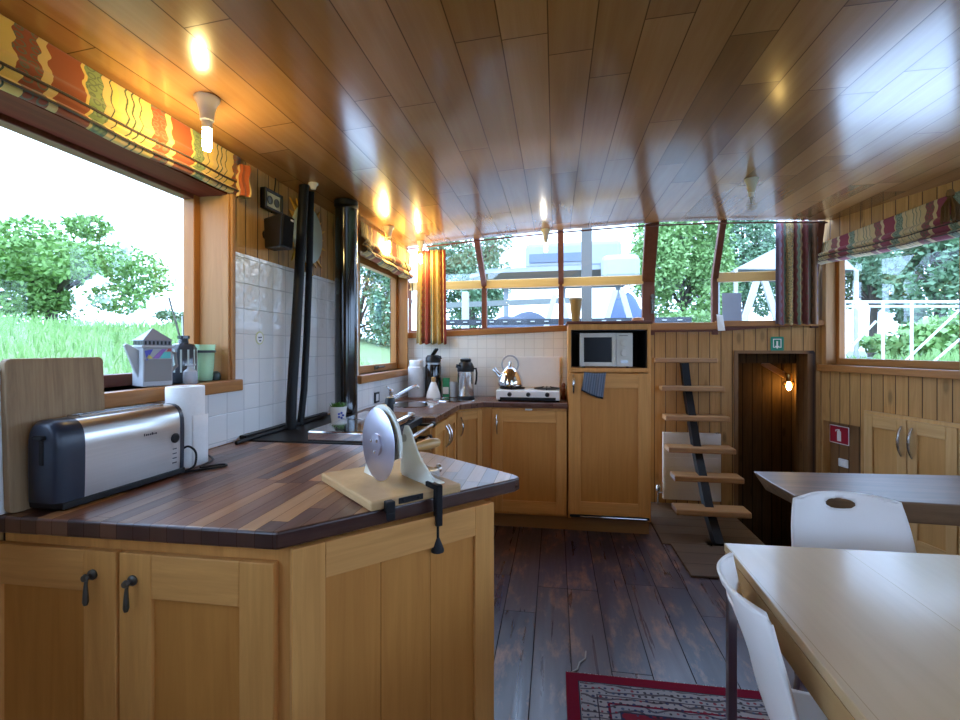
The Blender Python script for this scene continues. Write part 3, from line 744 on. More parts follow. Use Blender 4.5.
# ------------------------------------------------------------------ hob and kettle
hb = thing('gas_hob', 'white table-top gas hob with three black knobs and its lid raised', 'hob', (-.19, 3.65, .905))
bm = B(); box(bm, (-.425, 3.50, .917), (.035, 3.82, .985)); obj('body', bm, M['enamel'], hb, bev=.006)
bm = B(); box(bm, (-.395, 3.497, .917), (.005, 3.505, .937)); obj('front_slot', bm, M['black'], hb)
bm = B(); box(bm, (-.405, 3.81, .985), (.04, 3.825, 1.225)); obj('lid', bm, M['enamel'], hb, bev=.006)
for xx in (-.325, -.19, -.055):
    bm = B(); lathe(bm, [(.016, 0), (.016, .006), (.012, .010), (.011, .020), (0, .021)], (xx, 3.50, .958), 14, ax=(0, -1, 0)); obj('knob', bm, M['black'], hb, smooth=True)
for cx in (-.32, -.06):
    bm = B()
    for dx, dy in ((.09, 0), (-.09, 0), (0, .09), (0, -.09)): bar(bm, (cx + dx, 3.66 + dy, .99), (cx + dx * .25, 3.66 + dy * .25, 1.003), .006, .008)
    lathe(bm, [(.09, .99), (.096, .99), (.096, .996), (.09, .996)], (cx, 3.66, 0), 24); obj('pan_support', bm, M['blackmat'], hb)
    bm = B(); lathe(bm, [(.035, .985), (.035, .993), (.028, .997), (0, .998)], (cx, 3.66, 0), 18); obj('burner', bm, M['dsteel'], hb, smooth=True)
for k in range(4):
    bm = B(); lathe(bm, [(.012, 0), (.012, .01)], (-.40 + (k % 2) * .42, 3.53 + (k // 2) * .25, .905), 10); obj('foot', bm, M['black'], hb)
kt = thing('kettle', 'polished steel whistling kettle with a ring handle on the gas hob', 'kettle', (-.335, 3.66, 1.004))
KC = (-.335, 3.66, 1.004)
bm = B(); lathe(bm, [(.085, 0), (.096, .006), (.098, .02), (.09, .06), (.07, .105), (.045, .135), (.036, .142), (0, .143)], KC, 32); obj('body', bm, M['chrome'], kt, smooth=True)
bm = B(); lathe(bm, [(.036, .142), (.033, .150), (.012, .155), (.008, .165), (.012, .172), (.010, .185), (0, .188)], KC, 20); obj('lid', bm, M['chrome'], kt, smooth=True)
bm = B(); tube(bm, [V(KC) + V((math.cos(a) * .062, 0, .165 + math.sin(a) * .066)) for a in [PI * (-.22 + 1.44 * i / 16) for i in range(17)]], .0065, 8); obj('handle', bm, M['dsteel'], kt, smooth=True)
bm = B(); tube(bm, [V(KC) + V(p) for p in ((-.075, 0, .07), (-.098, 0, .10), (-.115, 0, .12))], [.02, .015, .012], 12); lathe(bm, [(.014, 0), (.014, .02), (0, .022)], V(KC) + V((-.112, 0, .118)), 12, ax=(-.6, 0, .7)); obj('spout', bm, M['chrome'], kt, smooth=True)

# ------------------------------------------------------------------ bottles and pots in the corner
def jug(name, lbl, cat, x, y, parts, z=.905):
    t = thing(name, lbl, cat, (x, y, z))
    for pn, prof, mat in parts:
        bm = B(); lathe(bm, prof, (x, y, z), 28); obj(pn, bm, mat, t, smooth=True)
    return t
wt = jug('kitchen_roll', 'white patterned kitchen roll standing in the galley corner', 'kitchen roll', -1.085, 3.72, [('roll', [(.0, .0), (.064, .0), (.066, .004), (.066, .235), (.062, .24), (.02, .24), (0, .238)], plain('embossed white paper', (.74, .74, .73), .8, scale=60, var=.12)), ('top_cap', [(.052, .241), (.055, .245), (.055, .285), (.05, .292), (0, .293)], M['enamel'])])
pb = jug('pump_flask', 'tall black pump flask behind the white cone bottle', 'flask', -.955, 3.745, [('body', [(0, 0), (.062, 0), (.064, .006), (.064, .24), (.06, .255), (.058, .275), (0, .276)], M['blackgloss']), ('collar', [(.059, .256), (.062, .258), (.062, .27), (.059, .272)], M['dsteel']), ('cap', [(.055, .276), (.06, .28), (.06, .31), (.045, .33), (0, .335)], M['black'])])
bm = B(); bar(bm, (-.955, 3.72, 1.235), (-.905, 3.66, 1.285), .03, .014); obj('lever', bm, M['black'], pb, bev=.003)
bm = B(); tube(bm, [(-.92, 3.72, 1.22), (-.885, 3.69, 1.225), (-.878, 3.683, 1.21)], .009, 8); obj('spout', bm, M['black'], pb, smooth=True)
jug('cone_bottle', 'white cone-shaped bottle with a wooden stopper, in front of the black flask', 'bottle', -.93, 3.655, [('body', [(0, 0), (.054, 0), (.057, .005), (.05, .04), (.022, .118), (.018, .125), (0, .126)], M['enamel']), ('stopper', [(.014, .126), (.017, .13), (.017, .158), (.013, .162), (0, .162)], M['handle'])])
gb = thing('carton', 'small green and white carton next to the cone bottle', 'carton', (-.85, 3.74, .905))
bm = B(); obox(bm, (-.875, 3.73), (1, .1), .052, .05, .905, 1.055); obj('box', bm, plain('green card', (.03, .27, .11), .5), gb, bev=.002)
bm = B(); obox(bm, (-.872, 3.7255), (1, .1), .046, .004, .93, .985); obj('print', bm, M['paper'], gb)
gc = thing('mug', 'pale grey mug between the green carton and the steel flask', 'mug', (-.785, 3.75, .905))
bm = B(); lathe(bm, [(.034, 0), (.037, .004), (.038, .12), (.034, .12), (.033, .01), (0, .009)], (-.785, 3.75, .905), 22); obj('body', bm, plain('grey glaze', (.52, .53, .54), .3), gc, smooth=True)
bm = B(); tube(bm, [V((-.785 + .036 + .025 * math.sin(a), 3.75 - .005, .965 - .03 * math.cos(a))) for a in [PI * i / 10 for i in range(11)]], .005, 8); obj('handle', bm, plain('grey glaze handle', (.52, .53, .54), .3), gc, smooth=True)
sf = jug('pump_flask', 'stainless steel airpot flask with a black lid beside the hob', 'flask', -.685, 3.705, [('body', [(0, 0), (.062, 0), (.064, .004), (.064, .205), (0, .206)], M['steel']), ('base_ring', [(.0645, .0), (.066, .003), (.066, .016), (.0645, .018)], M['black']), ('shoulder', [(.0645, .205), (.066, .208), (.066, .24), (.05, .272), (.042, .28), (0, .281)], M['black']), ('pump', [(.04, .281), (.043, .285), (.043, .30), (.035, .306), (0, .307)], M['black'])])
bm = B(); tube(bm, [(-.63, 3.69, 1.13), (-.60, 3.68, 1.135), (-.595, 3.68, 1.10), (-.597, 3.68, 1.05), (-.605, 3.68, 1.01)], .008, 8); obj('handle', bm, M['black'], sf, smooth=True)
bm = B(); tube(bm, [(-.72, 3.66, 1.155), (-.74, 3.64, 1.16), (-.742, 3.638, 1.14)], .01, 8); obj('spout', bm, M['black'], sf, smooth=True)
ut = thing('pepper_mill', 'little dark wooden mill beside the tall cupboard', 'mill', (.063, 3.70, .905))
bm = B(); lathe(bm, [(.02, 0), (.021, .01), (.014, .04), (.017, .075), (.012, .09), (.018, .105), (.012, .12), (0, .125)], (.063, 3.72, .905), 16); obj('body', bm, M['redz'], ut, smooth=True)

# ------------------------------------------------------------------ range cooker between the worktops
rg = thing('range_cooker', 'black enamel range cooker with a chrome hotplate lid and chrome towel rails', 'cooker', (-1.0, 2.25, 0))
bm = B(); box(bm, (-1.30, 1.885, .03), (-.76, 2.625, .90)); obj('body', bm, M['blackgloss'], rg, bev=.006)
bm = B(); box(bm, (-1.322, 1.872, .872), (-.735, 2.645, .908)); obj('hotplate_rim', bm, M['blackmat'], rg, bev=.004)
bm = B(); box(bm, (-1.02, 1.882, .906), (-.735, 2.20, .953)); o = obj('hotplate_lid', bm, M['chrome'], rg, bev=.010, seg=4)
bm = B(); box(bm, (-1.045, 2.23, .908), (-.745, 2.55, .948)); obj('hotplate_lid', bm, M['chrome'], rg, bev=.016, seg=4)
bm = B(); box(bm, (-1.322, 1.875, .908), (-1.29, 2.62, .925)); tube(bm, [(-1.27, 1.78, .913), (-1.26, 2.5, .918)], .008, 8); obj('back_rail', bm, M['blackmat'], rg, bev=.002)
for xx, zz in ((-.665, .872), (-.685, .80)):
    bm = B(); tube(bm, [(xx, 1.93, zz), (xx, 2.60, zz)], .012, 14); ra = obj('towel_rail', bm, M['chrome'], rg, smooth=True)
    for yy in (1.93, 2.60):
        bm = B(); tube(bm, [(xx, yy - .012, zz), (xx, yy + .012, zz)], .016, 12); tube(bm, [(xx, yy, zz), (-.762, yy, zz)], .008, 8)
        obj('rail_bracket', bm, M['blackmat'], ra, smooth=True)
for y0, y1 in ((1.92, 2.24), (2.27, 2.59)):
    bm = B(); box(bm, (-.76, y0, .45), (-.735, y1, .76)); od = obj('oven_door', bm, M['blackgloss'], rg, bev=.01)
# pipes
fl = thing('flue_pipe', 'thick black enamelled flue pipe behind the small potted plant', 'flue', (-1.15, 2.57, .9))
FX, FY = -1.158, 2.575
bm = B(); lathe(bm, [(.062, .90), (.062, 2.07)], (FX, FY, 0), 32); obj('pipe', bm, M['blackgloss'], fl, smooth=True)
bm = B(); lathe(bm, [(.0625, 2.085), (.066, 2.087), (.066, 2.115), (.0625, 2.118)], (FX, FY, 0), 32); obj('ceiling_collar', bm, M['blackmat'], fl, smooth=True)
bm = B(); lathe(bm, [(.063, .908), (.075, .909), (.072, .925), (.063, .93)], (FX, FY, 0), 32); obj('base_collar', bm, M['blackmat'], fl, smooth=True)
bp = thing('vent_pipe', 'slim black twin pipes leaning slightly beside the speaker, up to the ceiling', 'pipe', (-1.24, 2.0, .9))
bm = B()
pA = [atX(u, v, -1.25) for u, v in ((291, 430), (291.5, 400), (296, 330), (300, 260), (304, 185))]
tube(bm, pA, .024, 18); obj('pipe', bm, M['blackmat'], bp, smooth=True)
bm = B()
pB = [atX(u, v, -1.265) for u, v in ((300, 428), (304, 390), (307, 330), (309.5, 260), (311, 187))]
tube(bm, pB, .017, 16); obj('pipe', bm, M['blackmat'], bp, smooth=True)
# ceiling smoke sensor
bm = B(); q = (-1.195, 2.27, ceil_z(-1.19)); lathe(bm, [(.024, 0), (.024, -.006), (.016, -.016), (.012, -.03), (0, -.033)], q, 24)
tag(obj('smoke_detector', bm, M['enamel'], smooth=True), 'small white cone-shaped sensor on the ceiling by the twin pipes', 'detector')
# potted plant
pp = thing('potted_plant', 'small green plant in a white pot with a blue motif on the range cooker', 'plant', (-1.07, 2.30, .948))
PQ = (-1.095, 2.34, .915)
bm = B(); lathe(bm, [(.0, .0), (.034, 0), (.042, .07), (.044, .082), (.040, .082), (.038, .07), (0, .068)], PQ, 24); pt = obj('pot', bm, M['enamel'], pp, smooth=True)
bm = B()
n_ = V((1.1, -2.3, 0)).normalized(); s_ = V((-n_.y, n_.x, 0))
for k in range(5):
    a = k * 2 * PI / 5; c = V(PQ) + V((0, 0, .04)) + n_ * .0385 + s_ * (.011 * math.cos(a) + .012) + V((0, 0, .013 * math.sin(a)))
    lathe(bm, [(.0, .002), (.006, .001), (.006, -.004)], c, 8, ax=n_)
obj('motif', bm, plain('cobalt blue', (.05, .09, .45), .3), pt)
def leaf(bm, p, d, l, w, up=V((0, 0, 1)), mi=0):
    d = d.normalized(); s = d.cross(up)
    if s.length < .05: s = V((1, 0, 0))
    s.normalize(); m_ = p + d * l * .5
    vs = [bm.verts.new(x) for x in (p, m_ + s * w, p + d * l, m_ - s * w)]
    bm.faces.new(vs).material_index = mi
bm = B(); R = random.Random(3)
for k in range(120):
    a = R.uniform(0, 2 * PI); r = R.uniform(0, .03); p = V(PQ) + V((r * math.cos(a), r * math.sin(a), .066))
    leaf(bm, p, V((math.cos(a) * .6 + R.uniform(-.3, .3), math.sin(a) * .6 + R.uniform(-.3, .3), R.uniform(.6, 1.6))), R.uniform(.025, .045), R.uniform(.005, .009))
obj('foliage', bm, plain('plant green', (.07, .20, .03), .5), pp)

# ------------------------------------------------------------------ port wall things
spk = thing('loudspeaker', 'black angled loudspeaker on the pine wall beside the twin pipes', 'speaker', (-1.24, 1.99, 1.85))
bm = B()
qf = [V((-1.185, 1.955, 1.742)), V((-1.185, 2.055, 1.742)), V((-1.172, 2.05, 1.886)), V((-1.172, 1.95, 1.886))]
qb = [V((-1.305, 2.03, 1.75)), V((-1.305, 2.11, 1.75)), V((-1.31, 2.11, 1.886)), V((-1.31, 2.03, 1.886))]
hexa(bm, qf, qb); obj('body', bm, M['black'], spk, bev=.005)
bm = B(); hexa(bm, [(-1.1845, 1.961, 1.748), (-1.1845, 2.049, 1.748), (-1.1725, 2.044, 1.88), (-1.1725, 1.956, 1.88)], [(-1.178, 1.963, 1.75), (-1.178, 2.047, 1.75), (-1.166, 2.042, 1.878), (-1.166, 1.958, 1.878)])
gr = obj('grille', bm, plain('dark cloth grille', (.014, .012, .011), .9, scale=300, spec=.1), spk)
bm = B(); box(bm, (-1.170, 2.012, 1.863), (-1.1655, 2.034, 1.871)); obj('badge', bm, M['paper'], spk)
bm = B(); tube(bm, [(-1.33, 2.07, 1.82), (-1.30, 2.07, 1.82)], .02, 10); obj('bracket', bm, M['black'], spk)
bm = B(); tube(bm, [(-1.315, 2.10, 1.93), (-1.32, 2.12, 1.99), (-1.32, 2.14, 2.08), (-1.32, 2.14, 2.11)], .003, 6); obj('cable', bm, M['black'], spk)
ps = thing('wall_gauge', 'small black-framed double dial plate on the pine wall above the speaker', 'gauge', (-1.33, 2.1, 1.98))
bm = B(); frame_rect(bm, (-1.30, 0), (0, 1), 2.03, 2.175, 1.935, 2.03, .013, .028); obj('frame', bm, M['black'], ps, bev=.002)
bm = B(); box(bm, (-1.33, 2.04, 1.945), (-1.308, 2.165, 2.02)); fcx = obj('face', bm, plain('aged cream', (.55, .50, .36), .5), ps)
bm = B()
for yy in (2.075, 2.13): lathe(bm, [(.02, 0), (.02, .004), (.016, .004), (.016, .001), (0, .001)], (-1.308, yy, 1.982), 18, ax=(1, 0, 0))
obj('dial', bm, M['pewter'], ps)
# sun face ornament half hidden behind the pipe
sun = thing('sun_ornament', 'round grey-green disc with yellow sun rays behind the twin pipes', 'ornament', (-1.31, 2.475, 1.9))
SC = V((-1.316, 2.44, 1.905))
bm = B(); lathe(bm, [(.155, -.006), (.155, .006), (.10, .016), (0, .02)], SC, 36, ax=(1, 0, 0)); obj('disc', bm, plain('grey green glass', (.46, .52, .42), .3), sun, smooth=True)
bm = B()
for k in range(24):
    a = 2 * PI * k / 24; l = .225 if k % 2 else .195; w = .09
    p = [SC + V((-.004, math.cos(a + s_ * w) * .15, math.sin(a + s_ * w) * .15)) for s_ in (-1, 1)]
    t = SC + V((-.004, math.cos(a + .05) * l, math.sin(a + .05) * l))
    extr(bm, [p[0], p[1], t], (-.006, 0, 0))
obj('rays', bm, plain('golden yellow paint', (.70, .36, .03), .4), sun)
# round sticker on a tile
tk = thing('tile_sticker', 'round yellow-edged sticker on a white tile right of the big window', 'sticker', (-1.32, 1.98, 1.33))
q = atX(259.5, 338, -1.324)
bm = B(); lathe(bm, [(.030, 0), (.030, .0015), (.0, .0016)], q, 28, ax=(1, 0, 0)); obj('disc', bm, plain('pale yellow', (.62, .62, .30), .4), tk)
bm = B(); lathe(bm, [(.024, .0016), (.024, .002), (0, .0021)], q, 28, ax=(1, 0, 0)); obj('centre', bm, M['paper'], tk)
bm = B()
for dy, dz, w in ((-.012, .002, .007), (-.003, .002, .006), (.006, .003, .007), (-.006, -.012, .015)): box(bm, (q.x + .0018, q.y + dy, q.z + dz - .003), (q.x + .0028, q.y + dy + w, q.z + dz + .003))
obj('print', bm, M['navy'], tk)

# ------------------------------------------------------------------ things on the port window sill
ZS = 1.165
tp = thing('teapot', 'house-shaped ceramic teapot with a pyramid lid on the big window sill', 'teapot', (-1.385, 1.495, ZS), -.45)
tp.scale = (.84, .84, .98)
tw = plain('grey white ceramic', (.42, .42, .43), .35); tw2 = plain('taupe ceramic', (.20, .185, .175), .4)
def L(x, y, z): return V((x, y, z))
bm = B(); box(bm, (-.052, -.055, 0), (.052, .055, .135)); obj('body', bm, tw, tp, bev=.004, world=False)
bm = B(); box(bm, (.0525, -.05, .018), (.054, .05, .095)); obj('wall_panel', bm, tw2, tp, world=False)
bm = B(); box(bm, (-.058, -.061, .135), (.058, .061, .143)); obj('rim', bm, tw, tp, bev=.002, world=False)
bm = B()
for i in range(7): box(bm, (.0475, -.048 + i * .0145, .146), (.051, -.041 + i * .0145, .158)); box(bm, (-.048 + i * .0145, -.052, .146), (-.041 + i * .0145, -.0495, .158))
ldm = obj('lid_band', bm, M['black'], tp, world=False)
bm = B(); box(bm, (-.05, -.051, .143), (.05, .051, .161)); vs_ = [bm.verts.new(p) for p in ((-.055, -.056, .161), (.055, -.056, .161), (.055, .056, .161), (-.055, .056, .161), (0, 0, .205))]
for f_ in ((0, 1, 4), (1, 2, 4), (2, 3, 4), (3, 0, 4)): bm.faces.new([vs_[i] for i in f_])
bm.faces.new([vs_[i] for i in (3, 2, 1, 0)]); obj('lid', bm, plain('slate glaze', (.15, .15, .17), .35), tp, world=False)
bm = B(); extr(bm, [(-.008, -.05, .02), (-.008, -.05, .125), (-.008, -.095, .15), (-.008, -.105, .145), (-.008, -.075, .07)], (.02, 0, 0)); obj('spout', bm, tw, tp, bev=.004, world=False)
bm = B(); tube(bm, [L(0, .05, .12), L(0, .085, .115), L(0, .092, .07), L(0, .05, .03)], .007, 8); obj('handle', bm, tw2, tp, smooth=True, world=False)
for nm, c, pts in (('blue_patch', (.05, .05, .4), [(.0545, -.05, .125), (.0545, -.02, .13), (.0545, -.042, .09)]), ('yellow_patch', (.65, .55, .08), [(.0545, -.045, .098), (.0545, -.02, .098), (.0545, -.035, .112)]), ('violet_patch', (.25, .1, .4), [(.0545, -.022, .098), (.0545, .0, .098), (.0545, .03, .13), (.0545, .012, .13)]), ('turquoise_patch', (.08, .5, .5), [(.0545, .005, .098), (.0545, .045, .098), (.0545, .045, .12), (.0545, .02, .12)]), ('red_patch', (.5, .06, .05), [(.0545, .03, .122), (.0545, .048, .122), (.0545, .048, .132), (.0545, .036, .132)])):
    bm = B(); extr(bm, pts, (.001, 0, 0)); obj(nm, bm, plain(nm.replace('_', ' '), c, .4), tp, world=False)
rd = thing('reed_diffuser', 'dark striped bottle with thin reed sticks on the big window sill', 'diffuser', (-1.40, 1.665, ZS))
rc = V((-1.40, 1.655, ZS))
bm = B(); lathe(bm, [(.0, 0), (.043, 0), (.045, .004), (.045, .13), (.036, .145), (.018, .15), (.016, .165), (.021, .167), (.021, .178), (.014, .178), (.013, .15), (0, .148)], rc, 24); rb = obj('bottle', bm, plain('smoky glass', (.045, .05, .06), .1), rd, smooth=True)
bm = B()
for k in range(12):
    a = 2 * PI * k / 12; bar(bm, rc + V((.0455 * math.cos(a), .0455 * math.sin(a), .04)), rc + V((.0455 * math.cos(a), .0455 * math.sin(a), .125)), .006, .002, (-math.sin(a), math.cos(a), 0))
obj('stripes', bm, plain('pale stripe', (.5, .58, .55), .4), rb)
for (dx, dy, dz) in ((-.01, -.06, .14), (-.012, .01, .075)):
    bm = B(); tube(bm, [rc + V((0, 0, .12)), rc + V((dx, dy, .178 + dz))], .0035, 6); obj('reed', bm, M['dsteel'], rd)
sb = thing('glass_bottle', 'tiny clear glass bottle standing in front of the striped diffuser', 'bottle', (-1.325, 1.60, ZS))
bm = B(); lathe(bm, [(0, 0), (.022, 0), (.024, .004), (.024, .045), (.012, .055), (.010, .064), (.018, .067), (.018, .074), (0, .075)], (-1.325, 1.60, ZS), 20); obj('body', bm, clear('clear glass', (.75, .80, .85), .05, .55), sb, smooth=True)
bm = B(); lathe(bm, [(.0, .005), (.0205, .005), (.0205, .035), (0, .035)], (-1.325, 1.60, ZS), 18); obj('contents', bm, plain('blue grey liquid', (.22, .28, .36), .4), sb, smooth=True)
tg = thing('tumbler', 'pale green glass tumbler with a dark band near its rim, by the window jamb', 'glass', (-1.40, 1.765, ZS))
TQ = (-1.40, 1.762, ZS)
bm = B(); lathe(bm, [(0, 0), (.033, 0), (.034, .004), (.044, .145), (.041, .145), (.032, .010), (0, .009)], TQ, 26); obj('glass_body', bm, clear('green tinted glass', (.55, .85, .58), .06, .42), tg, smooth=True)
bm = B(); lathe(bm, [(.0432, .112), (.0442, .112), (.0448, .122), (.0438, .122)], TQ, 26); obj('band', bm, M['navy'], tg)
bm = B(); lathe(bm, [(.0, .0), (.018, 0), (.021, .015), (.017, .03), (.008, .036), (0, .037)], (-1.372, 1.795, ZS), 14); tag(obj('dark_pot', bm, plain('dark green glaze', (.02, .035, .03), .3), smooth=True), 'tiny dark round pot in the corner of the big window sill', 'pot')

# ------------------------------------------------------------------ toaster, roll, boards on the peninsula
tr = thing('toaster', 'long steel toaster with blue-black ends on the peninsula worktop', 'toaster', (-1.206, 1.19, .905), 0)
ang = math.atan2(1.338 - 1.024, -1.144 + 1.161)
TM = Matrix.Translation(V((-1.159, 1.026, .905))) @ Matrix.Rotation(ang, 4, 'Z')   # local x runs along the front, y to the wall
TL, TD, TH = .318, .112, .215
def prof(s, n=8):
    """cross-section in (y, z): flat bottom, slightly bulging sides, rounded top"""
    c = TD / 2; hw = c * s; pts = [(c - hw * .95, .021)]
    for z in (.05, .09, .12): pts.append((c - hw * (.95 + .05 * math.sin(z / .14 * PI / 2)), z))
    for i in range(13):
        a = PI - PI * i / 12; ca, sa = math.cos(a), math.sin(a)
        pts.append((c + hw * math.copysign(abs(ca) ** .7, ca), .15 + (.068 if s > .9 else .068 * (.55 + .45 * s)) * abs(sa) ** .8))
    for z in (.12, .09, .05): pts.append((c + hw * (.95 + .05 * math.sin(z / .14 * PI / 2)), z))
    pts.append((c + hw * .95, .021))
    return pts
def loft(bm, secs):
    rings = [[bm.verts.new(p) for p in sct] for sct in secs]; fs = []
    for A, B_ in zip(rings, rings[1:]):
        n = len(A)
        for k in range(n): fs.append(bm.faces.new((A[k], A[(k + 1) % n], B_[(k + 1) % n], B_[k])))
    fs.append(bm.faces.new(rings[0])); fs.append(bm.faces.new(rings[-1][::-1]))
    bmesh.ops.recalc_face_normals(bm, faces=fs)
def tsec(x, s): return [TM @ V((x, y, z)) for y, z in prof(s)]
bm = B(); loft(bm, [tsec(.018, 1), tsec(TL * .35, 1.0), tsec(TL * .65, 1.0), tsec(TL - .012, 1), tsec(TL - .003, .97)])
m, nt, b = newmat('brushed toaster steel'); co, s = xyz(nt); n1 = noise(nt, stretch(nt, co, (4, 4, 260)), 1.0, 2)
setc(nt, b, mix(nt, n1, (.58, .56, .53), (.66, .64, .61))); b.inputs['Metallic'].default_value = 1; b.inputs['Roughness'].default_value = .28; b.inputs['Anisotropic'].default_value = .4
TS = obj('body', bm, m, tr, smooth=True)
bm = B(); loft(bm, [tsec(-.043, .62), tsec(-.039, .78), tsec(-.028, .91), tsec(-.008, .985), tsec(.006, 1.01), tsec(.019, 1.012)]); ecap = obj('end_cap', bm, M['navy'], tr, smooth=True)
bm = B(); loft(bm, [tsec(TL - .004, 1.0), tsec(TL + .012, .95), tsec(TL + .022, .7)]); obj('end_cap', bm, M['navy'], tr, smooth=True)
def tb(bm, lo, hi):
    x0, y0, z0 = lo; x1, y1, z1 = hi
    hexa(bm, [TM @ V(p) for p in ((x0, y0, z0), (x1, y0, z0), (x1, y1, z0), (x0, y1, z0))], [TM @ V(p) for p in ((x0, y0, z1), (x1, y0, z1), (x1, y1, z1), (x0, y1, z1))])
bm = B(); tb(bm, (-.034, -.001, .004), (TL + .012, TD + .001, .021)); obj('base', bm, M['black'], tr, bev=.003)
bm = B(); tb(bm, (.04, TD / 2 - .017, .206), (TL - .04, TD / 2 + .017, .2185)); obj('bread_slot', bm, M['black'], tr)
bm = B(); tb(bm, (.035, TD / 2 - .021, .2145), (TL - .035, TD / 2 - .017, .2215)); tb(bm, (.035, TD / 2 + .017, .2145), (TL - .035, TD / 2 + .021, .2215)); tb(bm, (.035, TD / 2 - .021, .2145), (.04, TD / 2 + .021, .2215)); tb(bm, (TL - .04, TD / 2 - .021, .2145), (TL - .035, TD / 2 + .021, .2215)); obj('slot_trim', bm, M['steel'], tr)
bm = B(); tb(bm, (-.0455, TD / 2 - .012, .11), (-.034, TD / 2 + .006, .178)); obj('lever_slot', bm, M['black'], ecap, bev=.004)
bm = B(); tb(bm, (-.056, TD / 2 - .018, .172), (-.038, TD / 2 + .012, .183)); obj('lever', bm, M['black'], ecap, bev=.004)
bm = B(); lathe(bm, [(.015, -.004), (.015, .003), (.012, .004), (.011, .0055), (0, .006)], TM @ V((TL - .026, .001, .118)), 20, ax=(TM.to_3x3() @ V((0, -1, 0)))); obj('dial', bm, M['black'], tr, smooth=True)
bm = B()
for k in range(4): tb(bm, (TL - .034, -.0002, .084 - k * .014), (TL - .02, .004, .087 - k * .014))
obj('buttons', bm, M['navy'], tr)
bm = B()
for k, w in enumerate((.004, .006, .005, .006, .006, .004, .006)): tb(bm, (.185 + k * .0062, -.0005, .142), (.185 + k * .0062 + w * .75, .004, .142 + (.007 if k in (0, 4) else .005)))
obj('badge', bm, M['navy'], tr)
for k in range(4):
    bm = B(); lathe(bm, [(.009, 0), (.009, .008)], TM @ V((.03 + (k % 2) * (TL - .06), .022 + (k // 2) * (TD - .044), 0)), 10); obj('foot', bm, M['black'], tr)
bm = B(); tube(bm, spline([(-1.17, 1.362, .97), (-1.15, 1.378, .985), (-1.128, 1.385, .965), (-1.125, 1.375, .925), (-1.15, 1.36, .909), (-1.13, 1.38, .909), (-1.08, 1.43, .909), (-1.075, 1.46, .909), (-1.10, 1.465, .909), (-1.14, 1.42, .909), (-1.18, 1.53, .909), (-1.29, 1.62, .909)]), .0034, 8); obj('power_cord', bm, M['black'], tr, smooth=True)
kr = thing('kitchen_roll', 'white kitchen roll standing beside the toaster below the window sill', 'kitchen roll', (-1.224, 1.44, .905))
bm = B(); lathe(bm, [(.02, 0), (.057, 0), (.0575, .002), (.0575, .262), (.056, .264), (.02, .264), (.02, .01)], (-1.224, 1.455, .905), 36); obj('roll', bm, M['paper'], kr, smooth=True)
bm = B(); lathe(bm, [(.0195, .003), (.0195, .262), (.0175, .262), (.0175, .003)], (-1.224, 1.455, .905), 20); obj('core', bm, M['cutting'], kr, smooth=True)
bm = B()
def rl(u, v):
    a = -1.1 + u * 1.0; r = .0582 + .010 * u * u
    return V((-1.224 + math.cos(a + .55) * r, 1.455 + math.sin(a + .55) * r, .91 + v * .165))
sheet(bm, rl, 10, 4); obj('loose_sheet', bm, M['paper'], kr, smooth=True, solid=.001)
def leanboard(bm, y0, y1, xb, xt, z0, z1, th, r=.012):
    pts = []
    for (cy, cz, a0) in ((y1 - r, z1 - r, 0), (y0 + r, z1 - r, PI / 2), (y0 + r, z0 + r, PI), (y1 - r, z0 + r, 1.5 * PI)):
        for k in range(5):
            a = a0 + k * PI / 8; pts.append((cy + r * math.cos(a), cz + r * math.sin(a)))
    f = lambda z: xb + (xt - xb) * (z - z0) / (z1 - z0)
    extr(bm, [(f(z), y, z) for y, z in pts], (-th, 0, 0))
bm = B(); leanboard(bm, .955, 1.207, -1.262, -1.277, .906, 1.272, .018, .014); tag(obj('cutting_board', bm, M['cutting'], bev=.003), 'worn wooden cutting board leaning behind the toaster', 'cutting board')
bm = B(); leanboard(bm, .938, 1.12, -1.283, -1.29, .906, 1.25, .006, .012); tag(obj('chopping_board', bm, M['white'], bev=.002), 'thin white chopping board behind the wooden cutting board', 'chopping board')

# ------------------------------------------------------------------ bread slicer
fa = math.atan2(.724, .69)
SLM = (V((-.428, 1.113, .905)), fa)
sl = thing('bread_slicer', 'old hand-cranked bread slicer with a round blade on a wooden base board', 'slicer', SLM[0], fa)
# local: x along the worktop edge, y inwards
bm = B(); box(bm, (-.012, -.004, .001), (.252, .335, .025)); obj('base_board', bm, M['board'], sl, bev=.005, world=False)
bm = B(); lathe(bm, [(.0, -.002), (.098, -.0012), (.0995, 0), (.098, .0012), (.03, .003), (.03, .008), (.018, .010), (0, .011)], (.080, .150, .128), 44, ax=(-1, 0, 0)); bld = obj('blade', bm, plain('polished blue steel', (.56, .55, .64), .38, 1.0), sl, smooth=True, world=False)
bm = B()
for k in range(3):
    a = 2 * PI * k / 3 + .4; lathe(bm, [(.005, 0), (.004, .002), (0, .003)], (.069, .150 + .02 * math.cos(a), .128 + .02 * math.sin(a)), 10, ax=(-1, 0, 0))
obj('screws', bm, M['chrome'], bld, world=False)
# cream guard plate behind the blade
bm = B(); pts = []
for i in range(25):
    a = PI * (-.12 + 1.18 * i / 24); pts.append((.092, .150 + .108 * math.cos(a) * 1.0, .128 + .108 * math.sin(a)))
pts += [(.092, .262, .026), (.092, .17, .026)]
extr(bm, pts, (.007, 0, 0)); obj('guard_plate', bm, M['cream'], sl, bev=.001, world=False)
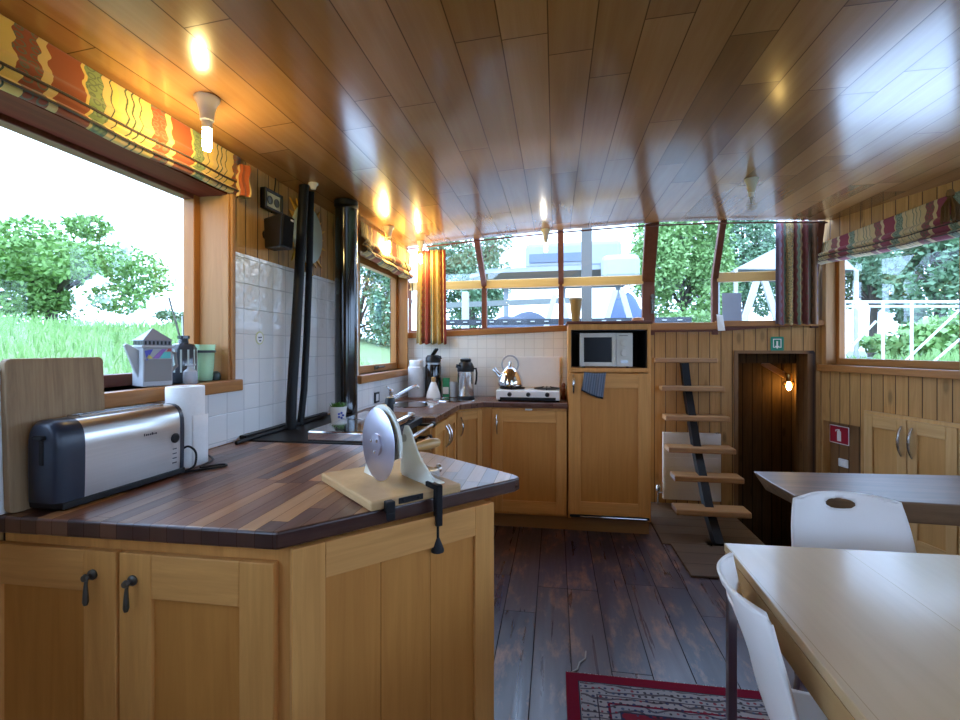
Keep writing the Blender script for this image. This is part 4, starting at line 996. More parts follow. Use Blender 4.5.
# fence plate: high at the back, sweeping down to the front edge
bm = B(); cur = [(.005, .030), (.006, .050), (.03, .066), (.06, .085), (.085, .108), (.105, .135), (.12, .158), (.138, .172), (.155, .170), (.165, .15), (.168, .10), (.172, .026), (.012, .026)]
extr(bm, [(.165, y, z) for y, z in cur], (.006, 0, 0)); obj('fence_plate', bm, M['cream'], sl, bev=.001, world=False)
bm = B(); box(bm, (.171, .02, .026), (.215, .16, .031)); box(bm, (.171, .15, .026), (.225, .19, .07)); obj('fence_foot', bm, M['cream'], sl, bev=.003, world=False)
bm = B(); tube(bm, [(.107, .15, .135), (.15, .15, .135), (.175, .155, .135)], .011, 12); tube(bm, [(.107, .21, .10), (.19, .21, .10)], .007, 10); obj('shaft', bm, M['steel'], sl, smooth=True, world=False)
bm = B(); tube(bm, [(.135, .185, .15), (.135, .185, .235)], [.012, .010], 12); tube(bm, [(.135, .185, .232), (.135, .185, .25)], [.016, .013], 12); box(bm, (.12, .165, .13), (.15, .205, .17)); obj('adjusting_knob', bm, M['black'], sl, smooth=True, world=False)
bm = B(); bar(bm, (.185, .155, .135), (.185, .20, .092), .014, .006, (1, 0, 0)); obj('crank_arm', bm, M['steel'], sl, world=False)
bm = B(); lathe(bm, [(.006, 0), (.012, .006), (.010, .03), (.015, .075), (.017, .105), (.012, .132), (0, .14)], (.188, .20, .092), 16, ax=(1, .12, .02)); obj('crank_handle', bm, M['handle'], sl, smooth=True, world=False)
bm = B(); tube(bm, [(.20, .105, .04), (.245, .105, .045)], .006, 10); lathe(bm, [(.012, 0), (.012, .008), (0, .009)], (.245, .105, .045), 12, ax=(1, 0, 0)); box(bm, (.20, .07, .031), (.23, .14, .05)); obj('fence_screw', bm, M['steel'], sl, smooth=True, world=False)
bm = B(); box(bm, (.062, -.006, .006), (.132, 0, .021)); tube(bm, [(.075, -.009, .0135), (.075, -.004, .0135)], .004, 8); tube(bm, [(.118, -.009, .0135), (.118, -.004, .0135)], .004, 8); obj('edge_plate', bm, M['blackmat'], sl, bev=.003, world=False)
bm = B(); box(bm, (.022, -.022, -.006), (.045, .004, .022)); box(bm, (.022, -.022, -.024), (.045, -.014, -.004)); obj('edge_stop', bm, M['blackmat'], sl, bev=.003, world=False)
bm = B(); box(bm, (.158, -.03, -.062), (.176, -.010, .04)); box(bm, (.158, -.03, .026), (.176, .03, .04)); box(bm, (.158, -.03, -.066), (.176, .03, -.054)); cl = obj('clamp', bm, M['blackmat'], sl, bev=.003, world=False)
bm = B(); tube(bm, [(.167, -.018, -.045), (.167, -.018, -.10)], .0045, 10); lathe(bm, [(.005, -.098), (.008, -.105), (.017, -.128), (.017, -.133), (0, -.135)], (.167, -.018, 0), 14); obj('clamp_screw', bm, M['blackmat'], cl, smooth=True, world=False)

# ------------------------------------------------------------------ companion ladder
ld = thing('ladder', 'black steel single-stringer ladder with six wooden treads up to the glass hatch', 'ladder', (1.0, 3.5, 0))
tre = [((677, 748), 513, 3.25), ((675, 741), 479, 3.47), ((669, 733), 450, 3.62), ((666, 727), 418, 3.77), ((662, 722), 388, 3.88), ((654.5, 714.5), 359.5, 3.97)]
tp_ = []
for (ua, ub2), v, dep in tre:
    uc = (ua + ub2) / 2; d = ray(uc, v); p = V((d[0] * dep, d[1] * dep, H + d[2] * dep)); w = (ub2 - ua) * dep / F; tp_.append((p, w))
for (p, w), i in zip(tp_, range(6)):
    bm = B(); dpt = .155 if i < 5 else .17; hw = w / 2
    x0 = p.x - hw + .01
    box(bm, (x0, p.y, p.z - .028), (x0 + w, min(p.y + dpt, bY(p.x) - .005), p.z + .012)); obj('tread', bm, M['tread'], ld, bev=.008, seg=3)
bm = B()
b0 = V((1.03, 3.375, .004)); b1 = V((.985, 4.14, 1.17))
sp0 = V((1.055, 3.36, 0.0)); path = [sp0, tp_[0][0] + V((.005, .09, -.03)), tp_[2][0] + V((-.005, .09, -.03)), tp_[4][0] + V((-.01, .1, -.03)), V((tp_[5][0].x + .0, 4.19, 1.17))]
for a, b_ in zip(path, path[1:]): bar(bm, a, b_, .055, .075, (1, 0, 0))
obj('stringer', bm, M['blackmat'], ld)
bm = B(); box(bm, (.985, 3.30, .002), (1.125, 3.42, .008)); tube(bm, [(1.0, 3.33, .008), (1.0, 3.33, .03)], .006, 8); obj('foot_plate', bm, M['blackmat'], ld)
bm = B(); box(bm, (tp_[5][0].x - .02, 4.17, 1.13), (tp_[5][0].x + .03, 4.205, 1.165)); obj('top_bracket', bm, M['blackmat'], ld)
# radiator
rdt = thing('radiator', 'white panel radiator on the pine wall behind the ladder', 'radiator', (1.1, 4.17, .1))
bm = B(); box(bm, (.87, 4.13, .06), (1.315, 4.17, .605)); obj('panel', bm, M['enamel'], rdt, bev=.006)
bm = B()
for k in range(5): box(bm, (.885, 4.1265, .14 + k * .095), (1.30, 4.131, .215 + k * .095))
obj('ribs', bm, M['enamel'], rdt, bev=.002)
bm = B(); lathe(bm, [(.014, 0), (.018, .01), (.018, .04), (.012, .05), (0, .05)], (.835, 4.15, .12), 14); tube(bm, [(.835, 4.15, .12), (.835, 4.15, .0)], .008, 8); tube(bm, [(.835, 4.15, .11), (.875, 4.15, .11)], .008, 8); obj('valve', bm, M['steel'], rdt, smooth=True)
bm = B(); tube(bm, [(1.27, 4.15, .60), (1.285, 4.13, .612), (1.30, 4.13, .61)], .007, 8); obj('bleed_valve', bm, M['steel'], rdt, smooth=True)
# floor hatch board and mat platform
bm = B(); prism(bm, [(.758, 2.885), (1.355, 2.90), (1.355, 3.335), (.748, 3.335)], .0, .014); o = obj('floor_hatch', bm, M['hatchfloor'], bev=.003); tag(o, 'brown board hatch lying on the floor at the foot of the ladder', 'hatch')
bm = B(); prism(bm, [(.70, 3.34), (1.358, 3.34), (1.358, 4.19), (.70, 4.2)], .0005, .008); o = obj('floor_mat', bm, M['hatchfloor'], bev=.002); tag(o, 'brown floor sheet under the ladder in front of the radiator', 'floor mat')

# ------------------------------------------------------------------ stairwell and lower cabin
bm = B(); box(bm, (1.30, 2.78, -1.0), (2.75, 5.1, -.92)); struct('floor_lower', bm, M['hatchfloor'])
bm = B(); box(bm, (1.30, 2.86, -.95), (1.36, 4.22, -.08)); box(bm, (1.30, 2.80, -.95), (2.5, 2.86, -.08)); box(bm, (1.36, 4.27, -.95), (1.43, 5.0, 1.32)); struct('wall_stairwell', bm, M['pineshadeY'])
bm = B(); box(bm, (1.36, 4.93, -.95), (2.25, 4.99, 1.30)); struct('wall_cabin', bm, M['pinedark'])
bm = B(); box(bm, (2.19, 4.24, -.95), (2.25, 4.93, 1.30)); struct('wall_cabin_side', bm, M['pineshadeY'])
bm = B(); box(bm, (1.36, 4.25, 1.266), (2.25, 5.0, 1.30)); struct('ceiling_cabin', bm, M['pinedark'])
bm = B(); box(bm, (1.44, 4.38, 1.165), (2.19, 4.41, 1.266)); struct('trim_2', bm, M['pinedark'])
bm = B(); obox(bm, (1.43, bY(1.43) - .012), ub, .03, .10, -.0, 1.262); obox(bm, (1.955, bY(1.955) - .012), ub, .05, .22, -.9, 1.262); obox(bm, (1.43, bY(1.43) - .014), ub, .57, .10, 1.248, 1.272); struct('door_1', bm, M['pineshadeY'])
stp = thing('stairs', 'dark wooden steps going down through the doorway to the lower cabin', 'stairs', (1.7, 3.4, -.9))
for k in range(3):
    bm = B(); box(bm, (1.365, 2.865 + .3 * k, -.26 - .22 * k), (1.98, 3.2 + .3 * k, -.22 - .22 * k)); box(bm, (1.365, 3.17 + .3 * k, -.48 - .22 * k), (1.98, 3.19 + .3 * k, -.24 - .22 * k)); obj('step', bm, M['hatchfloor'], stp)

wl = thing('wall_lamp', 'lit wall lamp with a bare bulb in the lower cabin doorway', 'lamp', (2.08, 4.85, 1.1))
q = atY(789, 378, 4.80); 
bm = B(); lathe(bm, [(.022, .0), (.026, -.02), (.026, -.06), (.02, -.075)], (q.x, q.y, q.z + .04), 16); obj('socket', bm, M['brass'], wl, smooth=True)
bm = B(); lathe(bm, [(.008, -.07), (.013, -.08), (.022, -.11), (.02, -.135), (.01, -.15), (0, -.152)], (q.x, q.y, q.z + .04), 16); obj('bulb', bm, glow('small warm bulb', (1, .66, .2), 10), wl, smooth=True)
bm = B(); tube(bm, [(q.x, q.y, q.z + .03), (q.x, 4.93, q.z + .03)], .008, 8); tube(bm, [(q.x, 4.9, q.z - .06), (q.x + .07, 4.9, q.z - .065)], .012, 10); tube(bm, [(q.x + .055, 4.93, q.z - .06), (q.x + .055, 4.86, q.z - .06)], .018, 12); obj('bracket', bm, M['brass'], wl, smooth=True)
bm = B(); bar(bm, (q.x - .20, 4.86, 1.155), (q.x - .015, 4.84, q.z + .02), .035, .05); struct('trim_3', bm, M['frameh'])

# ------------------------------------------------------------------ signs and starboard wall fittings
n_b = V((ub.y, -ub.x, 0))  # into the room
ex = thing('exit_sign', 'green emergency exit sign with a white down arrow above the doorway', 'sign', (1.745, 4.17, 1.32))
ec = V((1.744, bY(1.744), 1.325)) + n_b * .003
def onb(s, z, d=0): return ec + V((ub.x, ub.y, 0)) * s + V((0, 0, z)) + n_b * d
def plate(bm, pts, d0, d1, f): extr(bm, [f(s, z, d0) for s, z in pts], (f(0, 0, d1) - f(0, 0, d0)))
def rr(w, h, r):
    out = []
    for cx, cz, a0 in ((w - r, h - r, 0), (-w + r, h - r, PI / 2), (-w + r, -h + r, PI), (w - r, -h + r, 1.5 * PI)):
        for k in range(4): a = a0 + k * PI / 6; out.append((cx + r * math.cos(a), cz + r * math.sin(a)))
    return out
bm = B(); plate(bm, rr(.047, .057, .010), 0, .003, onb); obj('plate', bm, plain('signal green', (.0, .22, .12), .4), ex)
bm = B()
plate(bm, [(-.030, .040), (.030, .040), (.030, -.012), (.024, -.012), (.024, .034), (-.024, .034), (-.024, -.012), (-.030, -.012)], .003, .0042, onb)
plate(bm, [(-.006, .022), (.006, .022), (.006, -.016), (.017, -.016), (0, -.040), (-.017, -.016), (-.006, -.016)], .003, .0042, onb)
plate(bm, [(-.030, -.012), (-.030, -.03), (-.012, -.03), (-.012, -.024), (-.024, -.024), (-.024, -.012)], .003, .0042, onb); plate(bm, [(.030, -.012), (.030, -.03), (.012, -.03), (.012, -.024), (.024, -.024), (.024, -.012)], .003, .0042, onb)
obj('pictogram', bm, M['paper'], ex)
fs_ = thing('fire_sign', 'red fire extinguisher sign with a white cylinder symbol on the shaded niche panel', 'sign', rp(4.035, .06, .635))
n_r = V((-ur.y, ur.x, 0)); fr0 = rp(4.035, .057, .635)
def onr(s, z, d=0): return fr0 + V((-ur.x, -ur.y, 0)) * s + V((0, 0, z)) + n_r * d
bm = B(); plate(bm, rr(.088, .068, .004), 0, .003, onr); obj('border', bm, M['paper'], fs_)
bm = B(); plate(bm, rr(.082, .062, .002), .003, .0042, onr); obj('red_field', bm, plain('signal red', (.40, .01, .03), .4), fs_)
bm = B(); plate(bm, [(-.016, -.048), (.02, -.048), (.02, .022), (.014, .03), (.008, .034), (.008, .042), (-.004, .042), (-.03, .036), (-.034, .02), (-.026, .02), (-.022, .03), (-.006, .034), (-.012, .03), (-.016, .022)], .0042, .0052, onr); obj('symbol', bm, M['paper'], fs_)
so = thing('light_switch', 'small white socket plate under the red fire sign', 'socket', rp(3.92, .06, .43))
fr1 = rp(3.995, .057, .43)
def onr2(s, z, d=0): return fr1 + V((-ur.x, -ur.y, 0)) * s + V((0, 0, z)) + n_r * d
bm = B(); plate(bm, rr(.042, .03, .004), 0, .009, onr2); obj('plate', bm, M['enamel'], so, bev=.002)
bm = B(); plate(bm, rr(.024, .018, .006), .009, .0095, onr2); obj('insert', bm, M['paper'], so)
# wall cupboard with two birch doors
wc = thing('wall_cupboard', 'birch cupboard with two tall doors and bowed chrome handles in the right wall', 'cupboard', rp(3.4, 0, 0))
uR = (-ur.x, -ur.y)     # to the right as seen from the room = towards the camera
def prr(y, d): p = rp(y, d, 0); return (p.x, p.y)
bm = B()
hexa(bm, [rp(3.755, -.001, .02), rp(2.60, -.001, .02), rp(2.60, -.018, .02), rp(3.755, -.018, .02)], [rp(3.755, -.001, .86), rp(2.60, -.001, .86), rp(2.60, -.018, .86), rp(3.755, -.018, .86)]); obj('frame', bm, M['birch'], wc)
dl = [(3.73, 3.44), (3.432, 3.15), (3.142, 2.88), (2.872, 2.62)]
for i, (ya, yb) in enumerate(dl):
    o_ = prr(ya, -.040); Ld = (ya - yb) / ur.y
    d = door(wc, o_, uR, Ld, .03, .838, BIR, .062, .08, .08)
    yh = yb + .030 if i % 2 == 0 else ya - .030
    h_ = rp(yh, -.040, .70); bow_handle(h_, n_r, .19, d, M['steel'], .007)

# ------------------------------------------------------------------ ceiling lamps
def lamp(lbl, x, y, lit, k=1.0, clearb=False):
    z = ceil_z(x)
    t = thing('ceiling_lamp', lbl, 'lamp', (x, y, z), group='bare bulb ceiling lamps')
    bm = B(); lathe(bm, [(.044 * k, 0), (.044 * k, -.008), (.034 * k, -.022), (.026 * k, -.05), (.024 * k, -.075), (.020 * k, -.078), (0, -.078)], (0, 0, 0), 24); obj('holder', bm, M['enamel'] if not clearb else plain('aged ivory holder', (.62, .57, .46), .4), t, smooth=True, world=False)
    bm = B(); lathe(bm, [(.018 * k, -.078), (.018 * k, -.102), (.014 * k, -.104)], (0, 0, 0), 20); obj('collar', bm, M['paper'], t, smooth=True, world=False)
    bm = B()
    if clearb:
        lathe(bm, [(.012, -.104), (.015, -.115), (.028, -.14), (.030, -.155), (.022, -.175), (0, -.183)], (0, 0, 0), 20)
        obj('bulb', bm, clear('clear bulb glass', (.7, .72, .72), .03, .3), t, smooth=True, world=False)
        bm = B(); tube(bm, [(0, 0, -.10), (0, 0, -.14)], .005, 8); tube(bm, [(-.008, 0, -.14), (.008, 0, -.14)], .002, 6); obj('filament', bm, M['dsteel'], t, world=False)
    else:
        lathe(bm, [(.012 * k, -.104), (.0155 * k, -.108), (.0155 * k, -.165), (.012 * k, -.174), (0, -.177)], (0, 0, 0), 18); obj('bulb', bm, lit, t, smooth=True, world=False)
    return t
WARM = glow('warm lamp bulb', (1.0, .76, .30), 40); PALE = glow('pale lamp bulb', (1.0, .92, .78), 7)
lamp('lit tube bulb in a white ceiling holder above the big window', -1.137, 1.447, WARM, .88)
lamp('lit bulb in a ceiling holder in front of the small window blind', -1.13, 3.19, WARM, .9)
lamp('lit bulb in a ceiling holder in front of the gathered curtain', -1.045, 3.70, WARM, .7)
lamp('dim pale bulb in a ceiling holder before the middle aft windows', -.07, 3.76, PALE, .85)
lamp('unlit clear bulb in a ceiling holder on the right side', 1.10, 2.95, None, .85, True)

# ------------------------------------------------------------------ blinds and curtains
def roman(name, lbl, f_pt, z0f, z1f, Lw, mat, folds=3, depth=.045, nu=60):
    """f_pt(s, d) -> plan point at fraction s, d into the room"""
    t = thing(name, lbl, 'blind', f_pt(0, 0), group='patterned roman blinds')
    bm = B()
    def fn(u, v):
        z0, z1 = z0f(u), z1f(u)
        fl = max(0, (v - .45) / .55)
        d = .012 + depth * (.35 + .65 * fl) * abs(math.sin(fl * PI * folds)) * (1 if fl > 0 else 0) + .010 * math.sin(u * 9 + v * 3) * v + (.006 * math.sin(u * 31) * v)
        z = z1 + (z0 - z1) * v + .012 * math.sin(u * PI * 2.0 + 1) * v
        p = f_pt(u, d); return V((p.x, p.y, z))
    sheet(bm, fn, nu, 40, (1, .32)); obj('cloth', bm, mat, t, smooth=True, solid=.004)
    bm = B()
    for k in range(2):
        v = .70 + .22 * k; pts = [fn(i / 20, v) for i in range(21)]; pts = [p + (f_pt(.5, .006) - f_pt(.5, 0)).to_3d() for p in pts]; tube(bm, pts, .0035, 6)
    obj('batten_cord', bm, plain('dark cord', (.05, .03, .02), .7), t, smooth=True)
    return t, fn
b1, f1 = roman('roman_blind', 'raised gold and rust patterned roman blind over the big left window', lambda s, d: V((-1.324 + d * 1.2, -.35 + s * 2.215, 0)), lambda u: 1.925, lambda u: 2.095, 2.2, M['fabricw'], 3, .016)
bm = B(); R = random.Random(5)
def ruff(u, v):
    a = u * 2 * PI; return V((-1.288 + .026 * math.cos(a) * (1 + .25 * math.sin(5 * a + 2 * v)), 1.85 + .024 * math.sin(a) * (1 + .2 * math.sin(4 * a)) + .02 * math.sin(v * 9) * .3, 1.925 + v * .13))
sheet(bm, ruff, 30, 10, (.12, .3)); obj('gathered_end', bm, M['fabricw'], b1, smooth=True)
b2, f2 = roman('roman_blind', 'raised orange patterned roman blind over the small window by the sink', lambda s, d: V((-1.188 + d * 1.4, 2.81 + s * 1.02, 0)), lambda u: 1.86 - .02 * u, lambda u: 2.07, 1.2, M['fabricw2'], 2, .035)
bm = B(); tube(bm, [atX(405, 262, -1.12), atX(412, 280, -1.12), atX(413, 298, -1.12), atX(409, 312, -1.12)], .004, 6); obj('pull_cord', bm, plain('dark cord two', (.04, .03, .02), .7), b2, smooth=True)
b3, f3 = roman('roman_blind', 'raised maroon and tan striped roman blind over the right window', lambda s, d: rp(4.10 - s * 1.22, -.012 - d * 1.5, 0), lambda u: 1.925 + .012 * u, lambda u: 2.10 + .11 * u, 1.2, M['fabric'], 3, .03)
tas = thing('curtain_tassel', 'brown tassel tie-back hanging at the top of the right window blind', 'tassel', rp(3.12, -.10, 2.1))
bm = B(); tq = rp(3.13, -.105, 0); R = random.Random(9)
for k in range(46):
    a = R.uniform(0, 2 * PI); r = R.uniform(0, .016); r2 = R.uniform(0.01, .05)
    tube(bm, [(tq.x + r * math.cos(a) * .5, tq.y + r * math.sin(a) * .5, 2.15), (tq.x + r2 * math.cos(a), tq.y + r2 * math.sin(a), 2.09), (tq.x + r2 * 1.1 * math.cos(a), tq.y + r2 * 1.1 * math.sin(a), 2.00 + R.uniform(0, .03))], .004, 5)
obj('fringe', bm, plain('brown fringe', (.16, .08, .025), .8), tas)
bm = B(); lathe(bm, [(0, 2.19), (.014, 2.185), (.02, 2.165), (.018, 2.15), (.008, 2.145)], (tq.x, tq.y, 0), 14); obj('knot', bm, plain('brown knot', (.2, .10, .03), .8), tas, smooth=True)
def curtain(name, lbl, p0, p1, z0, z1, mat, folds, amp, tie=0.0, cat='curtain', flare=0.0):
    bm = B(); p0, p1 = V(p0), V(p1); t = (p1 - p0).normalized(); n = V((-t.y, t.x))
    def fn(u, v):
        w = folds * 2 * PI
        a = amp * (.55 + .45 * v) * (math.sin(u * w) + .3 * math.sin(u * w * 2.3 + 1.2))
        c = (p0 + p1) * .5; p = p0.lerp(p1, u); p = c + (p - c) * (1 + flare * (v - .5)) + n * a
        return V((p.x, p.y, z1 + (z0 - z1) * v + .006 * math.sin(u * w)))
    sheet(bm, fn, folds * 12, 16, (1, 1)); o = obj(name, bm, mat, smooth=True, solid=.003); tag(o, lbl, cat, 'gathered curtains at the aft windows'); return o
curtain('gathered_curtain', 'gathered gold and red striped curtain in the left corner of the aft windows', (-1.105, 3.80), (-.86, 3.79), 1.325, 2.08, M['fabricc'], 5, .016, flare=.08)
curtain('gathered_curtain', 'gathered dark maroon and gold striped curtain at the right end of the aft windows', (1.70, 4.085), (1.985, 4.06), 1.475, 2.275, M['fabricr'], 5, .018, flare=.0)
# curtain wire under the deckhead edge
bm = B(); tube(bm, [V((x, ceil_edge(x) - .02, ceil_z(x) - .022)) for x in (-1.19, -.6, 0, .6, 1.2, 1.6, 2.03)], .0065, 8); tag(obj('curtain_rod', bm, M['redz'], smooth=True), 'thin dark curtain rod along the top of the aft windows', 'rod')
# things on the right ledge
bm = B(); a_, c_ = pl(722, 320, (0, bY(1.33) - .03), (1, bY(2.33) - .03)), pl(741, 320, (0, bY(1.33) - .03), (1, bY(2.33) - .03))
hexa(bm, [(1.335, 4.155, 1.51), (1.475, 4.145, 1.51), (1.475, 4.157, 1.51), (1.335, 4.167, 1.51)], [(1.335, 4.17, 1.735), (1.475, 4.16, 1.735), (1.475, 4.172, 1.735), (1.335, 4.182, 1.735)])
tag(obj('blue_grey_box', bm, plain('blue grey card', (.36, .40, .50), .6), bev=.002), 'blue-grey card box standing on the ledge under the right aft window', 'box')
bm = B(); hexa(bm, [(1.285, 4.11, 1.43), (1.335, 4.10, 1.43), (1.335, 4.103, 1.43), (1.285, 4.113, 1.43)], [(1.275, 4.115, 1.56), (1.325, 4.125, 1.555), (1.325, 4.128, 1.555), (1.275, 4.118, 1.56)])
tag(obj('paper_slip', bm, M['paper']), 'small white paper slip stuck at the ledge left of the blue-grey box', 'paper')

# ------------------------------------------------------------------ tables, chairs, rug
st_ = thing('slab_table', 'rustic dark wood slab table along the right wall', 'table', (1.6, 2.2, 0))
bm = B(); top_ = [(.882, 2.352), (.880, 2.16), (.892, 1.985), (1.15, 1.972), (1.44, 1.955), (1.46, 1.945), (2.56, 1.93), (2.46, 2.44), (1.75, 2.415)]
bot_ = [(.93, 2.34), (.955, 2.16), (.935, 2.01), (1.15, 1.985), (1.44, 1.968), (1.46, 1.96), (2.55, 1.95), (2.46, 2.43), (1.75, 2.40)]
tv = [bm.verts.new((x, y, .74)) for x, y in top_]; bv = [bm.verts.new((x, y, .66)) for x, y in bot_]
bm.faces.new(tv).material_index = 0; bm.faces.new(bv[::-1]).material_index = 1
for i in range(len(tv)): j = (i + 1) % len(tv); bm.faces.new((tv[j], tv[i], bv[i], bv[j])).material_index = 1
bmesh.ops.recalc_face_normals(bm, faces=bm.faces); obj('top', bm, [M['slab'], M['slabedge']], st_, bev=.006)
for x, y in ((.955, 2.08), (2.3, 2.05)):
    bm = B(); box(bm, (x - .015, y - .015, 0), (x + .015, y + .015, .66)); obj('leg', bm, M['blackmat'], st_)
wtb = thing('dining_table', 'pale beech dining table with slim metal legs in the right foreground', 'table', (.95, .8, 0))
bm = B(); prism(bm, [(.478, 1.478), (.452, .35), (1.72, .32), (1.75, 1.50)], .717, .74); obj('top', bm, M['beech'], wtb, bev=.0025)
bm = B(); 
for a, b_ in (((.487, 1.467), (.462, .365)), ((.487, 1.467), (1.74, 1.488)), ((.462, .365), (1.71, .335)), ((1.74, 1.488), (1.71, .335))):
    bar(bm, (a[0], a[1], .688), (b_[0], b_[1], .688), .02, .058)
obj('apron', bm, M['beeche'], wtb)
for x, y in ((.489, 1.452), (.475, .40), (1.70, .38), (1.72, 1.46)):
    bm = B(); box(bm, (x - .011, y - .011, 0), (x + .011, y + .011, .70)); obj('leg', bm, M['dsteel'], wtb)
# moulded chair: local y is forward, back at y=0
ch = thing('dining_chair', 'white moulded chair with an oval grip hole at the far end of the table', 'chair', (.945, 1.725, 0), PI, 'white moulded chairs at the beech table')
prof_ = [(-.085, .812), (-.070, .775), (-.048, .72), (-.020, .64), (.002, .56), (.022, .50), (.055, .462), (.11, .447), (.20, .445), (.30, .452), (.37, .456), (.41, .445)]
def csp(t):
    n = len(prof_) - 1; x = t * n; i = min(int(x), n - 1); f_ = x - i
    p = [V(prof_[max(0, min(n, i + k))]) for k in (-1, 0, 1, 2)]
    return .5 * ((2 * p[1]) + (p[2] - p[0]) * f_ + (2 * p[0] - 5 * p[1] + 4 * p[2] - p[3]) * f_ ** 2 + (3 * p[1] - p[0] - 3 * p[2] + p[3]) * f_ ** 3)
def cw(t):
    b_ = [(0, .145), (.02, .165), (.05, .174), (.2, .19), (.4, .205), (.55, .212), (.8, .208), (.95, .185), (1, .16)]
    for (t0, w0), (t1, w1) in zip(b_, b_[1:]):
        if t <= t1: return .92 * (w0 + (w1 - w0) * (t - t0) / (t1 - t0))
bm = B()
NU, NV = 36, 60
def chp(u, t):
    s = 2 * u - 1; c = csp(t); w = cw(t); back = max(0, 1 - t / .5)
    y = c.x + .055 * back * s * s + (0.0)
    z = c.y + (.018 * s * s * (1 - back) * (1 if t < .9 else .6)) - (.010 * s * s * back if t < .05 else 0)
    return V((w * s, y, z))
g = [[bm.verts.new(chp(i / NU, j / NV)) for j in range(NV + 1)] for i in range(NU + 1)]
hc_ = (0.0, .775); ha, hbb = .048, .0165
ins = lambda p: ((p.x - hc_[0]) / ha) ** 2 + ((p.z - hc_[1]) / hbb) ** 2
kill = []
for i in range(NU):
    for j in range(NV):
        q4 = (g[i][j], g[i + 1][j], g[i + 1][j + 1], g[i][j + 1])
        f_ = bm.faces.new(q4)
        cc = sum((v_.co for v_ in q4), V()) / 4
        if cc.y < 0.05 and ins(cc) < 1: kill.append(f_)
hv = set(v_ for f_ in kill for v_ in f_.verts)
bmesh.ops.delete(bm, geom=kill, context='FACES')
for v_ in list(bm.verts):
    if v_ in hv and v_.is_valid:
        k = math.sqrt(max(ins(v_.co), 1e-6)); v_.co.x = hc_[0] + (v_.co.x - hc_[0]) / k; v_.co.z = hc_[1] + (v_.co.z - hc_[1]) / k
obj('shell', bm, M['chairw'], ch, smooth=True, world=False, solid=.007)
for sx_ in (-1, 1):
    for (y0, y1) in ((.10, .02), (.32, .40)):
        bm = B(); tube(bm, [(sx_ * .12, y0, .438), (sx_ * .17, y0 + (y1 - y0) * .35, .41), (sx_ * .205, y1, .004)], .009, 10); obj('leg', bm, M['dsteel'], ch, smooth=True, world=False)
bm = B(); tube(bm, [(-.17, .32 + .08 * .35, .41), (.17, .32 + .08 * .35, .41)], .009, 8); tube(bm, [(-.17, .072, .41), (.17, .072, .41)], .009, 8); obj('seat_frame', bm, M['dsteel'], ch, smooth=True, world=False)
dup(ch, (.436, 1.105, 0), -PI / 2 - .12, 'white moulded chair seen from behind at the left side of the beech table')
# rug
m, nt, b = newmat('patterned red rug'); uv = nd(nt, 'TexCoord').outputs['UV']; s = nd(nt, 'SeparateXYZ', {0: uv}).outputs
RWX, RLY = 1.9, 2.6
ex_ = mth(nt, 'MULTIPLY', mth(nt, 'MINIMUM', s[0], mth(nt, 'SUBTRACT', 1.0, s[0])), RWX); ey_ = mth(nt, 'MULTIPLY', mth(nt, 'MINIMUM', s[1], mth(nt, 'SUBTRACT', 1.0, s[1])), RLY)
dE = mth(nt, 'MINIMUM', ex_, ey_)
vec = nd(nt, 'CombineXYZ', {0: mth(nt, 'MULTIPLY', s[0], RWX), 1: mth(nt, 'MULTIPLY', s[1], RLY)}).outputs[0]
band = ramp(nt, mth(nt, 'DIVIDE', dE, .4), [(0, (.17, .008, .025)), (.11, (.03, .035, .06)), (.125, (.30, .30, .32)), (.27, (.05, .04, .06)), (.285, (.32, .30, .31)), (.36, (.16, .012, .03)), (.385, (.26, .26, .29)), (.46, (.04, .04, .07)), (.475, (.20, .02, .035)), (.58, (.28, .28, .3)), (.66, (.15, .015, .03)), (.9, (.10, .01, .025))], 'CONSTANT')
vo = nd(nt, 'TexVoronoi', {'Vector': vec, 'Scale': 42.0, 'Randomness': .25}); dots = mth(nt, 'LESS_THAN', vo.outputs[0], .26)
dc = ramp(nt, nd(nt, 'SeparateColor', {0: vo.outputs['Color']}).outputs[0], [(0, (.02, .03, .09)), (.4, (.02, .02, .03)), (.65, (.22, .02, .04)), (.85, (.05, .08, .14))], 'CONSTANT')
wv = nd(nt, 'TexWave', {'Vector': vec, 'Scale': 9.0, 'Distortion': 7.0, 'Detail': 1.0}, wave_type='RINGS'); vine = mth(nt, 'GREATER_THAN', wv.outputs[1], .86)
inn = mth(nt, 'GREATER_THAN', dE, .052)
c = mix(nt, mth(nt, 'MULTIPLY', mth(nt, 'MULTIPLY', vine, inn), .8), band, (.04, .03, .045)); c = mix(nt, mth(nt, 'MULTIPLY', mth(nt, 'MULTIPLY', dots, inn), .85), c, dc)
setc(nt, b, c); b.inputs['Roughness'].default_value = .95; b.inputs['Specular IOR Level'].default_value = .1
bump(nt, b, noise(nt, vec, 400, 2), .4, .002)
rug = thing('rug', 'red bordered oriental rug on the dark floor under the beech table', 'rug', (1.0, .7, 0))
bm = B(); sheet(bm, lambda u, v: V((.042 + u * RWX, 1.955 - v * RLY, .008)), 4, 4)
obj('pile', bm, m, rug, solid=.007)
bm = B(); R = random.Random(2)
for k in range(420):
    x = .045 + RWX * k / 420; tube(bm, [(x, 1.95, .006), (x + R.uniform(-.004, .004), 1.955 + R.uniform(.006, .016), .003)], .0012, 4)
obj('fringe', bm, plain('cream fringe', (.45, .42, .40), .9), rug)
bm = B(); tube(bm, [(.06, 1.958, .004), (.09, 1.99, .004), (.10, 2.03, .005), (.125, 2.06, .004), (.13, 2.11, .004)], .0035, 6); obj('loose_thread', bm, plain('grey thread', (.35, .33, .32), .9), rug, smooth=True)

